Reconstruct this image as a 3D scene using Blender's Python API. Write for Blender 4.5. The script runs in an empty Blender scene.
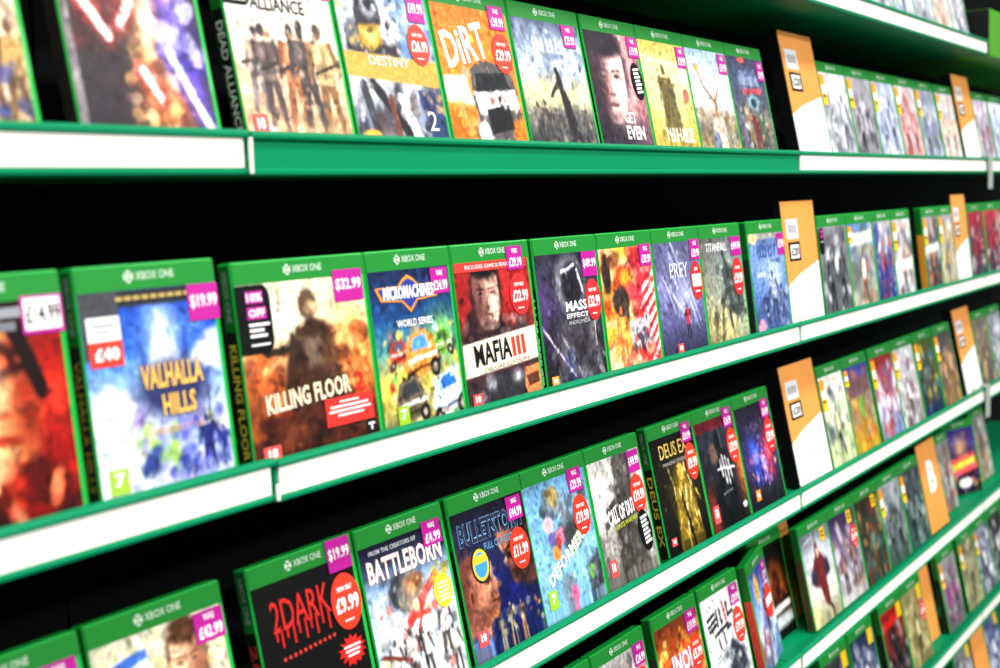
import bpy, bmesh, math, random
import numpy as np
from mathutils import Matrix, Vector

# ------------------------------------------------------------------ camera, world, lights, exposure
scene = bpy.context.scene
COL = scene.collection
R = math.radians
Z1 = 1.50            # top of the lip of the first full shelf row
S = 0.25166          # shelf spacing
BAY = 1.147          # bay width
def zrow(r): return Z1 - (r - 1) * S

FPX = 1350.0
yaw, pitch, roll = R(57.172), R(5.835), R(1.598)
fwd = Vector((math.sin(yaw) * math.cos(pitch), math.cos(yaw) * math.cos(pitch), -math.sin(pitch)))
rt = Vector((math.cos(yaw), -math.sin(yaw), 0))
dn = fwd.cross(rt)
right = math.cos(roll) * rt + math.sin(roll) * dn
down = -math.sin(roll) * rt + math.cos(roll) * dn
cam_d = bpy.data.cameras.new('camera')
cam = bpy.data.objects.new('camera', cam_d); COL.objects.link(cam)
m = Matrix.Identity(4)
for i in range(3):
    m[i][0] = right[i]; m[i][1] = -down[i]; m[i][2] = -fwd[i]
m[0][3], m[1][3], m[2][3] = -0.7666, -0.7062, Z1 - 0.0539
cam.matrix_world = m
cam_d.sensor_width = 36; cam_d.lens = FPX / 1000 * 36
cam_d.clip_start = 0.05
cam_d.dof.use_dof = True; cam_d.dof.focus_distance = 1.50; cam_d.dof.aperture_fstop = 5.4
scene.camera = cam

w = bpy.data.worlds.new('world'); scene.world = w; w.use_nodes = True
bg = w.node_tree.nodes['Background']
bg.inputs['Color'].default_value = (0.93, 0.97, 1.0, 1); bg.inputs['Strength'].default_value = 0.20

def area(name, loc, sx, sy, energy, rot=(0, 0, 0)):
    l = bpy.data.lights.new(name, 'AREA'); l.shape = 'RECTANGLE'; l.size = sx; l.size_y = sy
    l.energy = energy; l.color = (1.0, 0.98, 0.95)
    o = bpy.data.objects.new(name, l); COL.objects.link(o); o.location = loc; o.rotation_euler = rot
    return o
# rows of ceiling strip lights over the aisle
area('ceiling_strip_light', (0.6, -1.0, 2.98), 6.0, 0.30, 95)
area('ceiling_strip_light', (0.6, -2.4, 2.98), 6.0, 0.30, 190)
area('ceiling_strip_light', (0.6, -3.8, 2.98), 6.0, 0.30, 260)

vs = scene.view_settings
vs.view_transform = 'Standard'; vs.look = 'None'; vs.gamma = 1.0; vs.use_curve_mapping = False
vs.exposure = -0.12

# ------------------------------------------------------------------ materials
def lin(c):
    c = np.asarray(c, float) / 255.0
    return np.where(c <= 0.04045, c / 12.92, ((c + 0.055) / 1.055) ** 2.4)
MATS = {}
def mat(name, col, rough=0.5, spec=0.5, metal=0.0, coat=0.0, bump=0.0, vary=0.0, scale=60.0, alpha=1.0, trans=0.0):
    if name in MATS: return MATS[name]
    M = bpy.data.materials.new(name); M.use_nodes = True
    nt = M.node_tree; b = nt.nodes['Principled BSDF']
    c = lin(col)
    b.inputs['Base Color'].default_value = (*c, 1)
    b.inputs['Roughness'].default_value = rough
    b.inputs['Specular IOR Level'].default_value = spec
    b.inputs['Metallic'].default_value = metal
    b.inputs['Coat Weight'].default_value = coat
    b.inputs['Alpha'].default_value = alpha
    b.inputs['Transmission Weight'].default_value = trans
    if vary or bump:
        tc = nt.nodes.new('ShaderNodeTexCoord'); n = nt.nodes.new('ShaderNodeTexNoise')
        n.inputs['Scale'].default_value = scale; n.inputs['Detail'].default_value = 3
        nt.links.new(tc.outputs['Object'], n.inputs['Vector'])
        if vary:
            mx = nt.nodes.new('ShaderNodeMix'); mx.data_type = 'RGBA'
            mx.inputs[6].default_value = (*(c * (1 - vary)), 1); mx.inputs[7].default_value = (*np.minimum(c * (1 + vary), 1), 1)
            nt.links.new(n.outputs['Fac'], mx.inputs[0]); nt.links.new(mx.outputs[2], b.inputs['Base Color'])
        if bump:
            bp = nt.nodes.new('ShaderNodeBump'); bp.inputs['Strength'].default_value = bump; bp.inputs['Distance'].default_value = 0.001
            nt.links.new(n.outputs['Fac'], bp.inputs['Height']); nt.links.new(bp.outputs['Normal'], b.inputs['Normal'])
    MATS[name] = M
    return M

M_SHELF = mat('green_powder_coat', (0, 134, 88), 0.5, 0.10, vary=0.06, scale=9, bump=0.05)
M_STRIP = mat('white_price_strip', (252, 248, 238), 0.45, 0.4, vary=0.02, scale=25)
M_BLACK = mat('black_back_panel', (7, 10, 9), 0.7, 0.1, vary=0.2, scale=6)
M_BLACK2 = mat('black_plastic', (10, 11, 11), 0.45, 0.2)
M_CASE = mat('green_case_plastic', (22, 174, 64), 0.4, 0.2, coat=0.08)
M_BAND = mat('green_header_print', (26, 134, 46), 0.4, 0.25, coat=0.1)
M_BAND2 = mat('dark_green_spine_print', (16, 100, 36), 0.4, 0.25, coat=0.1)
M_MAG = mat('magenta_label', (184, 8, 146), 0.45, 0.4)
M_RED = mat('orange_red_label', (232, 52, 28), 0.45, 0.4)
M_RED2 = mat('red_label', (214, 36, 40), 0.45, 0.4)
M_YEL = mat('yellow_label', (250, 205, 20), 0.45, 0.4)
M_ORL = mat('orange_label', (252, 160, 30), 0.45, 0.4)
M_WHITE = mat('white_ink', (250, 250, 250), 0.6, 0.12)
M_LOGO = mat('pale_logo_ink', (206, 228, 206), 0.6, 0.12)
M_GREYI = mat('grey_ink', (150, 152, 156), 0.6, 0.12)
M_BLK = mat('black_ink', (10, 10, 12), 0.6, 0.12)
M_ORANGE = mat('orange_card', (236, 157, 74), 0.45, 0.3, vary=0.14, scale=9)
M_CARDW = mat('white_card', (248, 248, 246), 0.45, 0.4)
M_CLIP = mat('grey_clip_plastic', (176, 190, 182), 0.3, 0.5, alpha=0.85)
M_HEADER = mat('bright_green_box_paint', (74, 158, 30), 0.45, 0.4, vary=0.04, scale=7)
def ink(c): return mat('ink_%d_%d_%d' % tuple(c), c, 0.55, 0.15)

# printed sheet: colour attribute -> glossy film
M_PRINT = bpy.data.materials.new('printed_cover_sheet'); M_PRINT.use_nodes = True
_nt = M_PRINT.node_tree; _b = _nt.nodes['Principled BSDF']
_a = _nt.nodes.new('ShaderNodeAttribute'); _a.attribute_name = 'print'
_nt.links.new(_a.outputs['Color'], _b.inputs['Base Color'])
_b.inputs['Roughness'].default_value = 0.5; _b.inputs['Specular IOR Level'].default_value = 0.18; _b.inputs['Coat Weight'].default_value = 0.08; _b.inputs['Coat Roughness'].default_value = 0.25
_tc = _nt.nodes.new('ShaderNodeTexCoord'); _n = _nt.nodes.new('ShaderNodeTexNoise'); _n.inputs['Scale'].default_value = 45
_bp = _nt.nodes.new('ShaderNodeBump'); _bp.inputs['Strength'].default_value = 0.08; _bp.inputs['Distance'].default_value = 0.002
_nt.links.new(_tc.outputs['Object'], _n.inputs['Vector']); _nt.links.new(_n.outputs['Fac'], _bp.inputs['Height'])
_nt.links.new(_bp.outputs['Normal'], _b.inputs['Coat Normal'])

# ------------------------------------------------------------------ object helpers
def link(o, parent=None):
    COL.objects.link(o)
    if parent is not None: o.parent = parent
    return o
def mesh_obj(name, me, parent=None, material=None, loc=(0, 0, 0), scale=(1, 1, 1), rot=(0, 0, 0)):
    o = bpy.data.objects.new(name, me); link(o, parent)
    o.location = loc; o.scale = scale; o.rotation_euler = rot
    if material is not None:
        if len(me.materials) == 0: me.materials.append(material)
        o.material_slots[0].link = 'OBJECT'; o.material_slots[0].material = material
    return o
def empty(name, loc=(0, 0, 0), rot=(0, 0, 0)):
    o = bpy.data.objects.new(name, None); COL.objects.link(o)
    o.location = loc; o.rotation_euler = rot; o.empty_display_size = 0.02
    return o
def tag(o, label, cat, group=None):
    o['label'] = label; o['category'] = cat
    if group: o['group'] = group
    return o
def from_bm(bm, name, smooth=False):
    me = bpy.data.meshes.new(name); bm.normal_update(); bm.to_mesh(me); bm.free()
    if smooth:
        for p in me.polygons: p.use_smooth = True
    return me
def box_bm(x0, x1, y0, y1, z0, z1, bev=0, seg=2):
    bm = bmesh.new()
    v = [bm.verts.new((x, y, z)) for x in (x0, x1) for y in (y0, y1) for z in (z0, z1)]
    for f in ((0, 1, 3, 2), (4, 6, 7, 5), (0, 4, 5, 1), (2, 3, 7, 6), (0, 2, 6, 4), (1, 5, 7, 3)):
        bm.faces.new([v[i] for i in f])
    bmesh.ops.recalc_face_normals(bm, faces=bm.faces)
    if bev: bmesh.ops.bevel(bm, geom=list(bm.edges), offset=bev, segments=seg, affect='EDGES', profile=0.5)
    return bm
def box(name, x0, x1, y0, y1, z0, z1, material, parent=None, bev=0):
    return mesh_obj(name, from_bm(box_bm(x0, x1, y0, y1, z0, z1, bev), name), parent, material)
def prism_x(profile, x0, x1, name):
    """profile: (y,z) polygon extruded along X"""
    bm = bmesh.new()
    a = [bm.verts.new((x0, y, z)) for y, z in profile]; b = [bm.verts.new((x1, y, z)) for y, z in profile]
    n = len(profile)
    for i in range(n): bm.faces.new((a[i], a[(i + 1) % n], b[(i + 1) % n], b[i]))
    bm.faces.new(a); bm.faces.new(b[::-1])
    bmesh.ops.recalc_face_normals(bm, faces=bm.faces)
    return from_bm(bm, name)
def plate_mesh(pts, t, name):
    """flat outline (x,z), front at y=-t, back at y=0"""
    bm = bmesh.new()
    f = [bm.verts.new((x, -t, z)) for x, z in pts]; b = [bm.verts.new((x, 0, z)) for x, z in pts]
    n = len(pts); bm.faces.new(f); bm.faces.new(b[::-1])
    for i in range(n): bm.faces.new((f[i], b[i], b[(i + 1) % n], f[(i + 1) % n]))
    bmesh.ops.recalc_face_normals(bm, faces=bm.faces)
    return from_bm(bm, name)
def circ(n=36, ph=0): return [(0.5 + 0.5 * math.cos(2 * math.pi * i / n + ph), 0.5 + 0.5 * math.sin(2 * math.pi * i / n + ph)) for i in range(n)]
def rrect(r=0.2, corners=(1, 1, 1, 1), n=6):
    out = []
    for k, (cx, cz, a0) in enumerate(((1 - r, 1 - r, 0), (r, 1 - r, 90), (r, r, 180), (1 - r, r, 270))):
        if corners[k]:
            for i in range(n + 1):
                a = R(a0 + 90 * i / n); out.append((cx + r * math.cos(a), cz + r * math.sin(a)))
        else: out.append(((1, 1), (0, 1), (0, 0), (1, 0))[k])
    return out
def star(n=14, r=0.72, seed=3):
    rg = random.Random(seed); o = []
    for i in range(2 * n):
        k = 1 if i % 2 else r * rg.uniform(.8, 1.15)
        o.append((0.5 + 0.5 * k * math.cos(math.pi * i / n), 0.5 + 0.5 * k * math.sin(math.pi * i / n)))
    return o
ST = 0.0003
U_QUAD = plate_mesh([(0, 0), (1, 0), (1, 1), (0, 1)], ST, 'label_quad')
U_DISC = plate_mesh(circ(), ST, 'label_disc')
U_TAB = plate_mesh(rrect(0.22, (1, 0, 0, 1)), ST, 'label_tab')
U_RR = plate_mesh(rrect(0.25), ST, 'label_rounded')
U_SPLAT = plate_mesh(star(), ST, 'label_splat')
U_WING = plate_mesh([(.0, .72), (.34, .72), (.42, .9), (.5, 1), (.58, .9), (.66, .72), (1, .72), (.93, .36), (.62, .3), (.5, 0), (.38, .3), (.07, .36)], ST, 'label_winged')
SHAPES = dict(quad=U_QUAD, disc=U_DISC, tab=U_TAB, rr=U_RR, splat=U_SPLAT, wing=U_WING)

_tx = {}
def text_mesh(s, bold=0.0, vertical=False, shear=0.0):
    key = (s, bold, vertical, shear)
    if key in _tx: return _tx[key]
    cu = bpy.data.curves.new('lettering', 'FONT'); cu.body = s; cu.resolution_u = 2; cu.offset = bold * 2.2; cu.shear = shear
    cu.space_character = 0.96 + bold * 6
    ob = bpy.data.objects.new('lettering', cu); COL.objects.link(ob)
    dg = bpy.context.evaluated_depsgraph_get(); dg.update()
    me = bpy.data.meshes.new_from_object(ob.evaluated_get(dg))
    bpy.data.objects.remove(ob); bpy.data.curves.remove(cu)
    n = len(me.vertices); co = np.zeros(n * 3); me.vertices.foreach_get('co', co); co = co.reshape(-1, 3)
    lo, hi = co.min(0), co.max(0); uv = (co - lo) / np.maximum(hi - lo, 1e-6)
    if vertical: new = np.stack([np.zeros(n), -uv[:, 1], -uv[:, 0]], 1)
    else: new = np.stack([uv[:, 0], np.zeros(n), uv[:, 1]], 1)
    me.vertices.foreach_set('co', new.ravel()); me.materials.clear(); me.materials.append(None); me.update()
    me.name = 'lettering'
    _tx[key] = me
    return me

# ------------------------------------------------------------------ painter for printed sheets (colour attribute)
class Cv:
    def __init__(s, w, h, bg=(128, 128, 128), seed=1):
        s.w, s.h = w, h
        s.x, s.y0 = np.meshgrid((np.arange(w)) / (w - 1), (np.arange(h)) / (h - 1)); s.y = np.minimum(s.y0 * 1.085, 1.0)
        s.a = np.ones((h, w, 3)) * np.array(bg, float); s.r = np.random.RandomState(seed); s.px = 1.0 / w; s.late = []
    def mix(s, m, c, al=1.0):
        m = (np.clip(m, 0, 1) * al)[..., None]; s.a = s.a * (1 - m) + np.array(c, float) * m
    def grad(s, stops):
        ys = [p for p, _ in stops]
        for k in range(3): s.a[..., k] = np.interp(s.y, ys, [c[k] for _, c in stops])
    def hgrad(s, stops, al=1.0):
        xs = [p for p, _ in stops]; c = np.stack([np.interp(s.x, xs, [q[k] for _, q in stops]) for k in range(3)], -1)
        s.a = s.a * (1 - al) + c * al
    def el(s, cx, cy, rx, ry, c, soft=.15, rot=0, al=1.0):
        t = R(rot); dx, dy = s.x - cx, s.y - cy
        u = (dx * math.cos(t) + dy * math.sin(t)) / rx; v = (-dx * math.sin(t) + dy * math.cos(t)) / ry
        d = np.sqrt(u * u + v * v); soft = max(soft, s.px / min(rx, ry))
        s.mix((1 + soft / 2 - d) / soft, c, al)
    def glow(s, cx, cy, rx, ry, c, al=1.0, rot=0, p=1.5):
        t = R(rot); dx, dy = s.x - cx, s.y - cy
        u = (dx * math.cos(t) + dy * math.sin(t)) / rx; v = (-dx * math.sin(t) + dy * math.cos(t)) / ry
        s.mix(np.exp(-(u * u + v * v) * p), c, al)
    def ln(s, x0, y0, x1, y1, w, c, al=1.0, w2=None, soft=None):
        w2 = w if w2 is None else w2; dx, dy = x1 - x0, y1 - y0; L = dx * dx + dy * dy + 1e-9
        t = np.clip(((s.x - x0) * dx + (s.y - y0) * dy) / L, 0, 1)
        d = np.hypot(s.x - x0 - t * dx, s.y - y0 - t * dy) - (w + (w2 - w) * t)
        so = soft or s.px
        s.mix(.5 - d / so, c, al)
    def poly(s, pts, c, al=1.0, soft=None):
        ins = np.zeros(s.x.shape, bool); dm = np.full(s.x.shape, 9.0); n = len(pts)
        for i in range(n):
            (xa, ya), (xb, yb) = pts[i], pts[(i + 1) % n]
            cond = ((ya > s.y) != (yb > s.y))
            xi = (xb - xa) * (s.y - ya) / ((yb - ya) if abs(yb - ya) > 1e-9 else 1e-9) + xa
            ins ^= cond & (s.x < xi)
            dx, dy = xb - xa, yb - ya; L = dx * dx + dy * dy + 1e-9
            t = np.clip(((s.x - xa) * dx + (s.y - ya) * dy) / L, 0, 1)
            dm = np.minimum(dm, np.hypot(s.x - xa - t * dx, s.y - ya - t * dy))
        sd = np.where(ins, dm, -dm); s.mix(.5 + sd / (soft or s.px), c, al)
    def spl(s, n, bx, cols, r0, r1, al=.8, st=1.0, ang=None, soft=.5):
        for _ in range(n):
            r = s.r.uniform(r0, r1)
            s.el(s.r.uniform(bx[0], bx[2]), s.r.uniform(bx[1], bx[3]), r, r * st * s.r.uniform(.7, 1.3),
                 cols[s.r.randint(len(cols))], soft, s.r.uniform(0, 180) if ang is None else ang + s.r.uniform(-12, 12), al * s.r.uniform(.6, 1))
    def noise(s, amt, cells=14):
        g = s.r.rand(cells + 2, cells + 2); u, v = s.x * cells, s.y * cells
        i, j = u.astype(int), v.astype(int); fu, fv = u - i, v - j
        n = (g[j, i] * (1 - fu) + g[j, i + 1] * fu) * (1 - fv) + (g[j + 1, i] * (1 - fu) + g[j + 1, i + 1] * fu) * fv
        s.a = s.a * (1 + amt * (n[..., None] - .5) * 2)
    def vn(s, cells):
        g = s.r.rand(cells + 2, cells + 2); u, v = s.x * cells, s.y * cells
        i, j = u.astype(int), v.astype(int); fu, fv = u - i, v - j; fu = fu * fu * (3 - 2 * fu); fv = fv * fv * (3 - 2 * fv)
        return ((g[j, i] * (1 - fu) + g[j, i + 1] * fu) * (1 - fv) + (g[j + 1, i] * (1 - fu) + g[j + 1, i + 1] * fu) * fv) - .5
    def finish(s, warp=.010, n=None, fine=.10, con=1.26, sat=.93):
        dx = warp * (s.vn(8) + .7 * s.vn(19)); dy = warp * (s.vn(8) + .7 * s.vn(19))
        xx = np.clip((s.x + dx) * (s.w - 1), 0, s.w - 1.001); yy = np.clip((s.y0 + dy) * (s.h - 1), 0, s.h - 1.001)
        i, j = xx.astype(int), yy.astype(int); fx, fy = (xx - i)[..., None], (yy - j)[..., None]; a = s.a
        s.a = (a[j, i] * (1 - fx) + a[j, i + 1] * fx) * (1 - fy) + (a[j + 1, i] * (1 - fx) + a[j + 1, i + 1] * fx) * fy
        n = int(s.w * 4) if n is None else n
        for _ in range(n):
            x, y = s.r.rand(), s.r.rand(); c = s.a[int(y / 1.085 * (s.h - 1)), int(x * (s.w - 1))]
            k = s.r.choice([.6, .75, .85, 1.18, 1.35]); c = np.clip(c * k + s.r.uniform(-8, 8, 3), 0, 255)
            s.el(x, y, s.r.uniform(.010, .04), s.r.uniform(.006, .022), c, .9, s.r.uniform(0, 180), .55)
        s.a = np.clip(122 + (s.a - 122) * con, 0, 255); g = s.a.mean(-1, keepdims=True); s.a = np.clip(g + (s.a - g) * sat, 0, 255)
        for f in s.late: f()
        s.a = np.clip(s.a * (1 + fine * 2 * s.vn(min(46, s.w // 2))[..., None]), 0, 255)
    def lett(s, x0, y0, x1, y1, c, n, al=1.0):
        """row of illegible letter shapes"""
        w_ = (x1 - x0) / n; h_ = y1 - y0
        for i in range(n):
            a = x0 + i * w_ + w_ * .12; b = a + w_ * .7; t = min(w_ * .13, h_ * .2)
            k = s.r.randint(4)
            s.ln(a, y0, a, y1, t, c, al)
            if k != 0: s.ln(b, y0, b, y1, t, c, al)
            if k != 1: s.ln(a, y0 + h_ * s.r.choice([0, .5]), b, y0 + h_ * s.r.choice([0, .5]), t, c, al)
            if k >= 2: s.ln(a, y1, b, y1, t, c, al)
    def fig(s, cx, by, h, c, c2=None, lean=0, arms=1, al=1.0, wd=1.0):
        """generic standing figure, feet at by"""
        c2 = c2 or c; t = by - h; lx = lean * h; k = h * wd
        s.ln(cx - .10 * k, by, cx - .05 * k + lx * .4, by - .48 * h, .035 * k, c, al, .06 * k)
        s.ln(cx + .12 * k, by, cx + .05 * k + lx * .4, by - .48 * h, .035 * k, c, al, .06 * k)
        s.poly([(cx - .09 * k + lx * .4, by - .45 * h), (cx + .09 * k + lx * .4, by - .45 * h), (cx + .16 * k + lx, t + .18 * h), (cx - .16 * k + lx, t + .18 * h)], c2, al)
        if arms:
            s.ln(cx - .15 * k + lx, t + .2 * h, cx - .2 * k + lx * .7, by - .5 * h, .04 * k, c, al, .025 * k)
            s.ln(cx + .15 * k + lx, t + .2 * h, cx + .23 * k + lx * .7, by - .55 * h, .04 * k, c, al, .025 * k)
        s.el(cx + lx * 1.1, t + .075 * h, .055 * k, .075 * h, c, .2, 0, al)
    def face(s, cx, cy, w, h, skin, sh, hair, side=1, al=1.0):
        """generic portrait lit from one side"""
        hl = tuple(min(255, v * 1.18 + 10) for v in skin); md = tuple(.55 * a + .45 * b for a, b in zip(skin, sh))
        s.el(cx, cy - h * .10, w * .58, h * .60, hair, .3, 0, al)
        s.poly([(cx - w * .46, cy - h * .34), (cx - w * .48, cy), (cx - w * .40, cy + h * .30), (cx - w * .18, cy + h * .52), (cx + w * .18, cy + h * .52), (cx + w * .40, cy + h * .30), (cx + w * .48, cy), (cx + w * .46, cy - h * .34), (cx, cy - h * .5)], skin, al, w * .06)
        s.el(cx + side * w * .24, cy + h * .10, w * .18, h * .26, hl, 1.4, 0, al * .7)
        s.el(cx - side * w * .32, cy + h * .04, w * .26, h * .52, sh, 1.2, 0, al * .85)
        for k in (-1, 1):
            s.el(cx + k * w * .21, cy - h * .075, w * .15, h * .06, md, 1.0, 0, al * .8)
            s.el(cx + k * w * .21, cy - h * .060, w * .085, h * .022, hair, .6, 0, al * .9)
            s.ln(cx + k * w * .09, cy - h * .125, cx + k * w * .33, cy - h * .14, h * .014, hair, al * .9, h * .009, soft=h * .03)
        s.el(cx - side * w * .06, cy + h * .06, w * .06, h * .15, md, 1.0, 0, al * .8); s.el(cx, cy + h * .16, w * .10, h * .022, sh, .9, 0, al * .8)
        s.el(cx, cy + h * .285, w * .17, h * .026, sh, .8, 0, al * .9); s.el(cx, cy + h * .33, w * .12, h * .025, hl, 1.0, 0, al * .4); s.el(cx, cy + h * .44, w * .2, h * .06, md, 1.2, 0, al * .5)
        s.el(cx, cy - h * .46, w * .48, h * .17, hair, .5, 0, al)

def sheet_mesh(cv, x0, x1, z0, z1):
    w_, h_ = cv.w, cv.h
    X = x0 + cv.x * (x1 - x0); Z = z1 - cv.y0 * (z1 - z0)
    co = np.stack([X, np.zeros_like(X), Z], -1).reshape(-1, 3)
    idx = np.arange(w_ * h_).reshape(h_, w_)
    q = np.stack([idx[1:, :-1], idx[1:, 1:], idx[:-1, 1:], idx[:-1, :-1]], -1).reshape(-1, 4)
    me = bpy.data.meshes.new('printed_sheet')
    me.vertices.add(len(co)); me.vertices.foreach_set('co', co.ravel().astype(np.float32))
    me.loops.add(q.size); me.loops.foreach_set('vertex_index', q.ravel().astype(np.int32))
    me.polygons.add(len(q)); me.polygons.foreach_set('loop_start', (np.arange(len(q)) * 4).astype(np.int32))
    me.update(calc_edges=True)
    at = me.color_attributes.new('print', 'FLOAT_COLOR', 'POINT')
    c = np.ones((w_ * h_, 4)); c[:, :3] = lin(np.clip(cv.a, 0, 255)).reshape(-1, 3)
    at.data.foreach_set('color', c.ravel().astype(np.float32))
    me.materials.append(M_PRINT)
    return me

# ------------------------------------------------------------------ the place: walls, floor, ceiling
DEPTH = 0.25
def structure(o): o['kind'] = 'structure'; return o
wb = structure(empty('wall_back', (0, 0, 0)))
for b in range(-1, 4):     # one black back panel per bay, meeting at a joint
    box('back_panel', b * BAY + .0015, (b + 1) * BAY - .0015, DEPTH, DEPTH + .02, 0.0, 2.25, M_BLACK, wb, .001)
M_FLOOR = mat('dark_vinyl_floor', (84, 82, 80), 0.35, 0.4, vary=0.05, scale=3)
structure(box('floor', -4, 6, -7, DEPTH + .4, -0.05, 0.0, M_FLOOR))
M_CEIL = mat('white_ceiling', (215, 215, 212), 0.8, 0.2, vary=0.02, scale=4)
structure(box('ceiling', -4, 6, -7, DEPTH + .4, 3.0, 3.05, M_CEIL))

# ------------------------------------------------------------------ shelves
def _z(p): return [(y, z * .93) for y, z in p]
LIP = _z([(0.0022, 0.0), (-0.001, 0.0), (-0.0034, -0.0010), (-0.0046, -0.0034), (-0.0040, -0.0060), (-0.0012, -0.0074),
       (0.0008, -0.0078), (0.0012, -0.0302), (-0.0012, -0.0306), (-0.0034, -0.0326), (-0.0030, -0.0352), (0.0, -0.0364), (0.0022, -0.0364)])
STRIP = _z([(0.0008, -0.0076), (-0.0012, -0.0074), (-0.0020, -0.0302), (0.0010, -0.0304)])
TIER = {0: 'highest', 1: 'top full', 2: 'second full', 3: 'third full', 4: 'fourth full', 5: 'fifth full', 6: 'lowest'}
BAYN = {0: 'near left bay', 1: 'middle bay', 2: 'right bay', 3: 'far right bay'}
LEAN = {0: 11.3, 1: 11.3, 2: 6.3, 3: 11.4, 4: 11.4, 5: 11.4, 6: 11.4}
YB = {0: .029, 1: .0294, 2: .0055, 3: .0240, 4: .026, 5: .026, 6: .026}
FLOORZ = -0.0192       # shelf board surface below the lip top
def shelf(row, bay, strip=True, dz=0.0, ends=(.003, .003), lift=0.0):
    b = bay - 1; x0, x1 = b * BAY + .0012, (b + 1) * BAY - .0012
    if row == 1 and bay < 2: x1, x0 = (x1 - .013, x0) if bay == 0 else (x1, x0 - .013)
    o = empty('shelf', ((x0 + x1) / 2, 0, zrow(row) + dz)); hw = (x1 - x0) / 2
    kind = 'a white price strip' if strip else 'an empty green price channel'
    tag(o, 'green metal shelf with %s, %s tier of the %s' % (kind, TIER[row], BAYN[bay]), 'shelf', 'green gondola shelves')
    box('shelf_board', -hw, hw, .0024, DEPTH - .001, FLOORZ - .014 + lift, FLOORZ + lift, M_SHELF, o, .0015)
    lp = mesh_obj('front_lip', prism_x(LIP, -hw, hw, 'front_lip'), o, M_SHELF)
    if strip:
        mesh_obj('price_strip', prism_x(STRIP, -hw + .001 + ends[0], hw - .001 - ends[1], 'price_strip'), o, M_STRIP)
    return o
for row in range(0, 7):
    for bay in range(0, 4):
        if bay == 0 and row > 3: continue
        if bay == 1 and row > 4: continue
        if bay == 3 and row == 0: continue
        shelf(row, bay, strip=not (row == 1 and bay == 1), dz=.0005 if (row, bay) == (1, 0) else (.002 if (row, bay) == (2, 0) else 0.0), lift=.003 if (row, bay) == (2, 0) else 0.0)
# little white end stop on the lip joint of the top row and second row
for r, dz in ((1, .0005), (2, .002)):
    o = box('lip_end_cap', -.0042, -.0006, -.0072, -.0052, -.0330, -.0060 if r == 1 else -.020, M_STRIP, None, .0008)
    o.location = (-.013 if r == 1 else 0, 0, zrow(r) + dz)
    tag(o, 'small white plastic end cap on the shelf lip joint, %s tier' % TIER[r], 'end cap', 'white lip end caps')
# grey clips over the lip joint between the right bays
for r, xx in ((1, 2.305), (3, 2.300)):
    o = empty('shelf_clip', (xx, 0, zrow(r)))
    box('clip_plate', -.017, .017, -.0095, -.0065, -.068, .001, M_CLIP, o, .0012)
    box('clip_hook', -.017, .017, -.0095, .010, .0012, .0036, M_CLIP, o, .0010)
    tag(o, 'translucent grey plastic clip hanging over the %s shelf lip joint' % TIER[r], 'clip', 'grey lip clips')
# bright green box above the far right bay
o = empty('header_box', (2 * BAY + .004, 0, zrow(0) - .034))
box('front_panel', 0, 1.13, -.006, .010, 0, .100, M_HEADER, o, .002)
box('bottom_panel', 0, 1.13, .010, DEPTH - .002, 0, .016, M_HEADER, o, .001)
box('top_panel', 0, 1.13, .010, DEPTH - .002, .084, .100, M_HEADER, o, .001)
box('side_panel', -.0022, -.0002, -.004, DEPTH - .002, .001, .099, M_BLACK2, o)
tag(o, 'bright green metal header box above the far right bay', 'header box')

# ------------------------------------------------------------------ game case
CW, CH, CD = .136, .171, .0145
def shell_mesh(wd): return from_bm(box_bm(0, wd, 0, CD, 0, CH, .0018, 2), 'case_shell', False)
SHELL = shell_mesh(CW)
BAND_H = .0182
def band_mesh(wd):
    return plate_mesh([(.0006, CH - BAND_H), (wd - .0012, CH - BAND_H), (wd - .0012, CH - .0014), (.0006, CH - .0014)], .0003, 'header_band')
BANDM = band_mesh(CW)
SPINE_TOP = from_bm(box_bm(-.0003, 0, .0018, CD - .0016, .118, CH - .002), 'spine_header')
SPINE_BODY = from_bm(box_bm(-.0003, 0, .0018, CD - .0016, .002, .118), 'spine_print')
def logo_mark_mesh():
    bm = bmesh.new()
    outer = [bm.verts.new((math.cos(2 * math.pi * i / 24) * .5, 0, math.sin(2 * math.pi * i / 24) * .5)) for i in range(24)]
    f = bm.faces.new(outer); f.material_index = 0
    for s in (-1, 1):           # crossing arms of the mark
        for h in (-1, 1):
            q = [(s * .05, h * .06), (s * .40, h * .36), (s * .30, h * .43), (-s * .04, h * .13)]
            f = bm.faces.new([bm.verts.new((x, -.0002, z)) for x, z in q]); f.material_index = 1
    bmesh.ops.recalc_face_normals(bm, faces=bm.faces)
    me = from_bm(bm, 'logo_mark'); me.materials.append(M_LOGO); me.materials.append(M_BAND2)
    return me
LOGO = logo_mark_mesh()
VS = .925     # vertical layout scale of the printed matter
def T(parent, s, x0, y0, x1, y1, c, bold=.0, lay=.0006, rot=0, shear=0, name='title_print'):
    """lettering on the front, mm from top-left of the case"""
    y0, y1 = y0 * VS, y1 * VS
    o = mesh_obj(name, text_mesh(s, bold, False, shear), parent, c if not isinstance(c, tuple) else ink(c))
    W_, H_ = (x1 - x0) / 1000, (y1 - y0) / 1000
    o.scale = (W_, 1, H_); o.rotation_euler = (0, -R(rot), 0); o.location = (x0 / 1000, -lay, CH - y1 / 1000)
    return o
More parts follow.
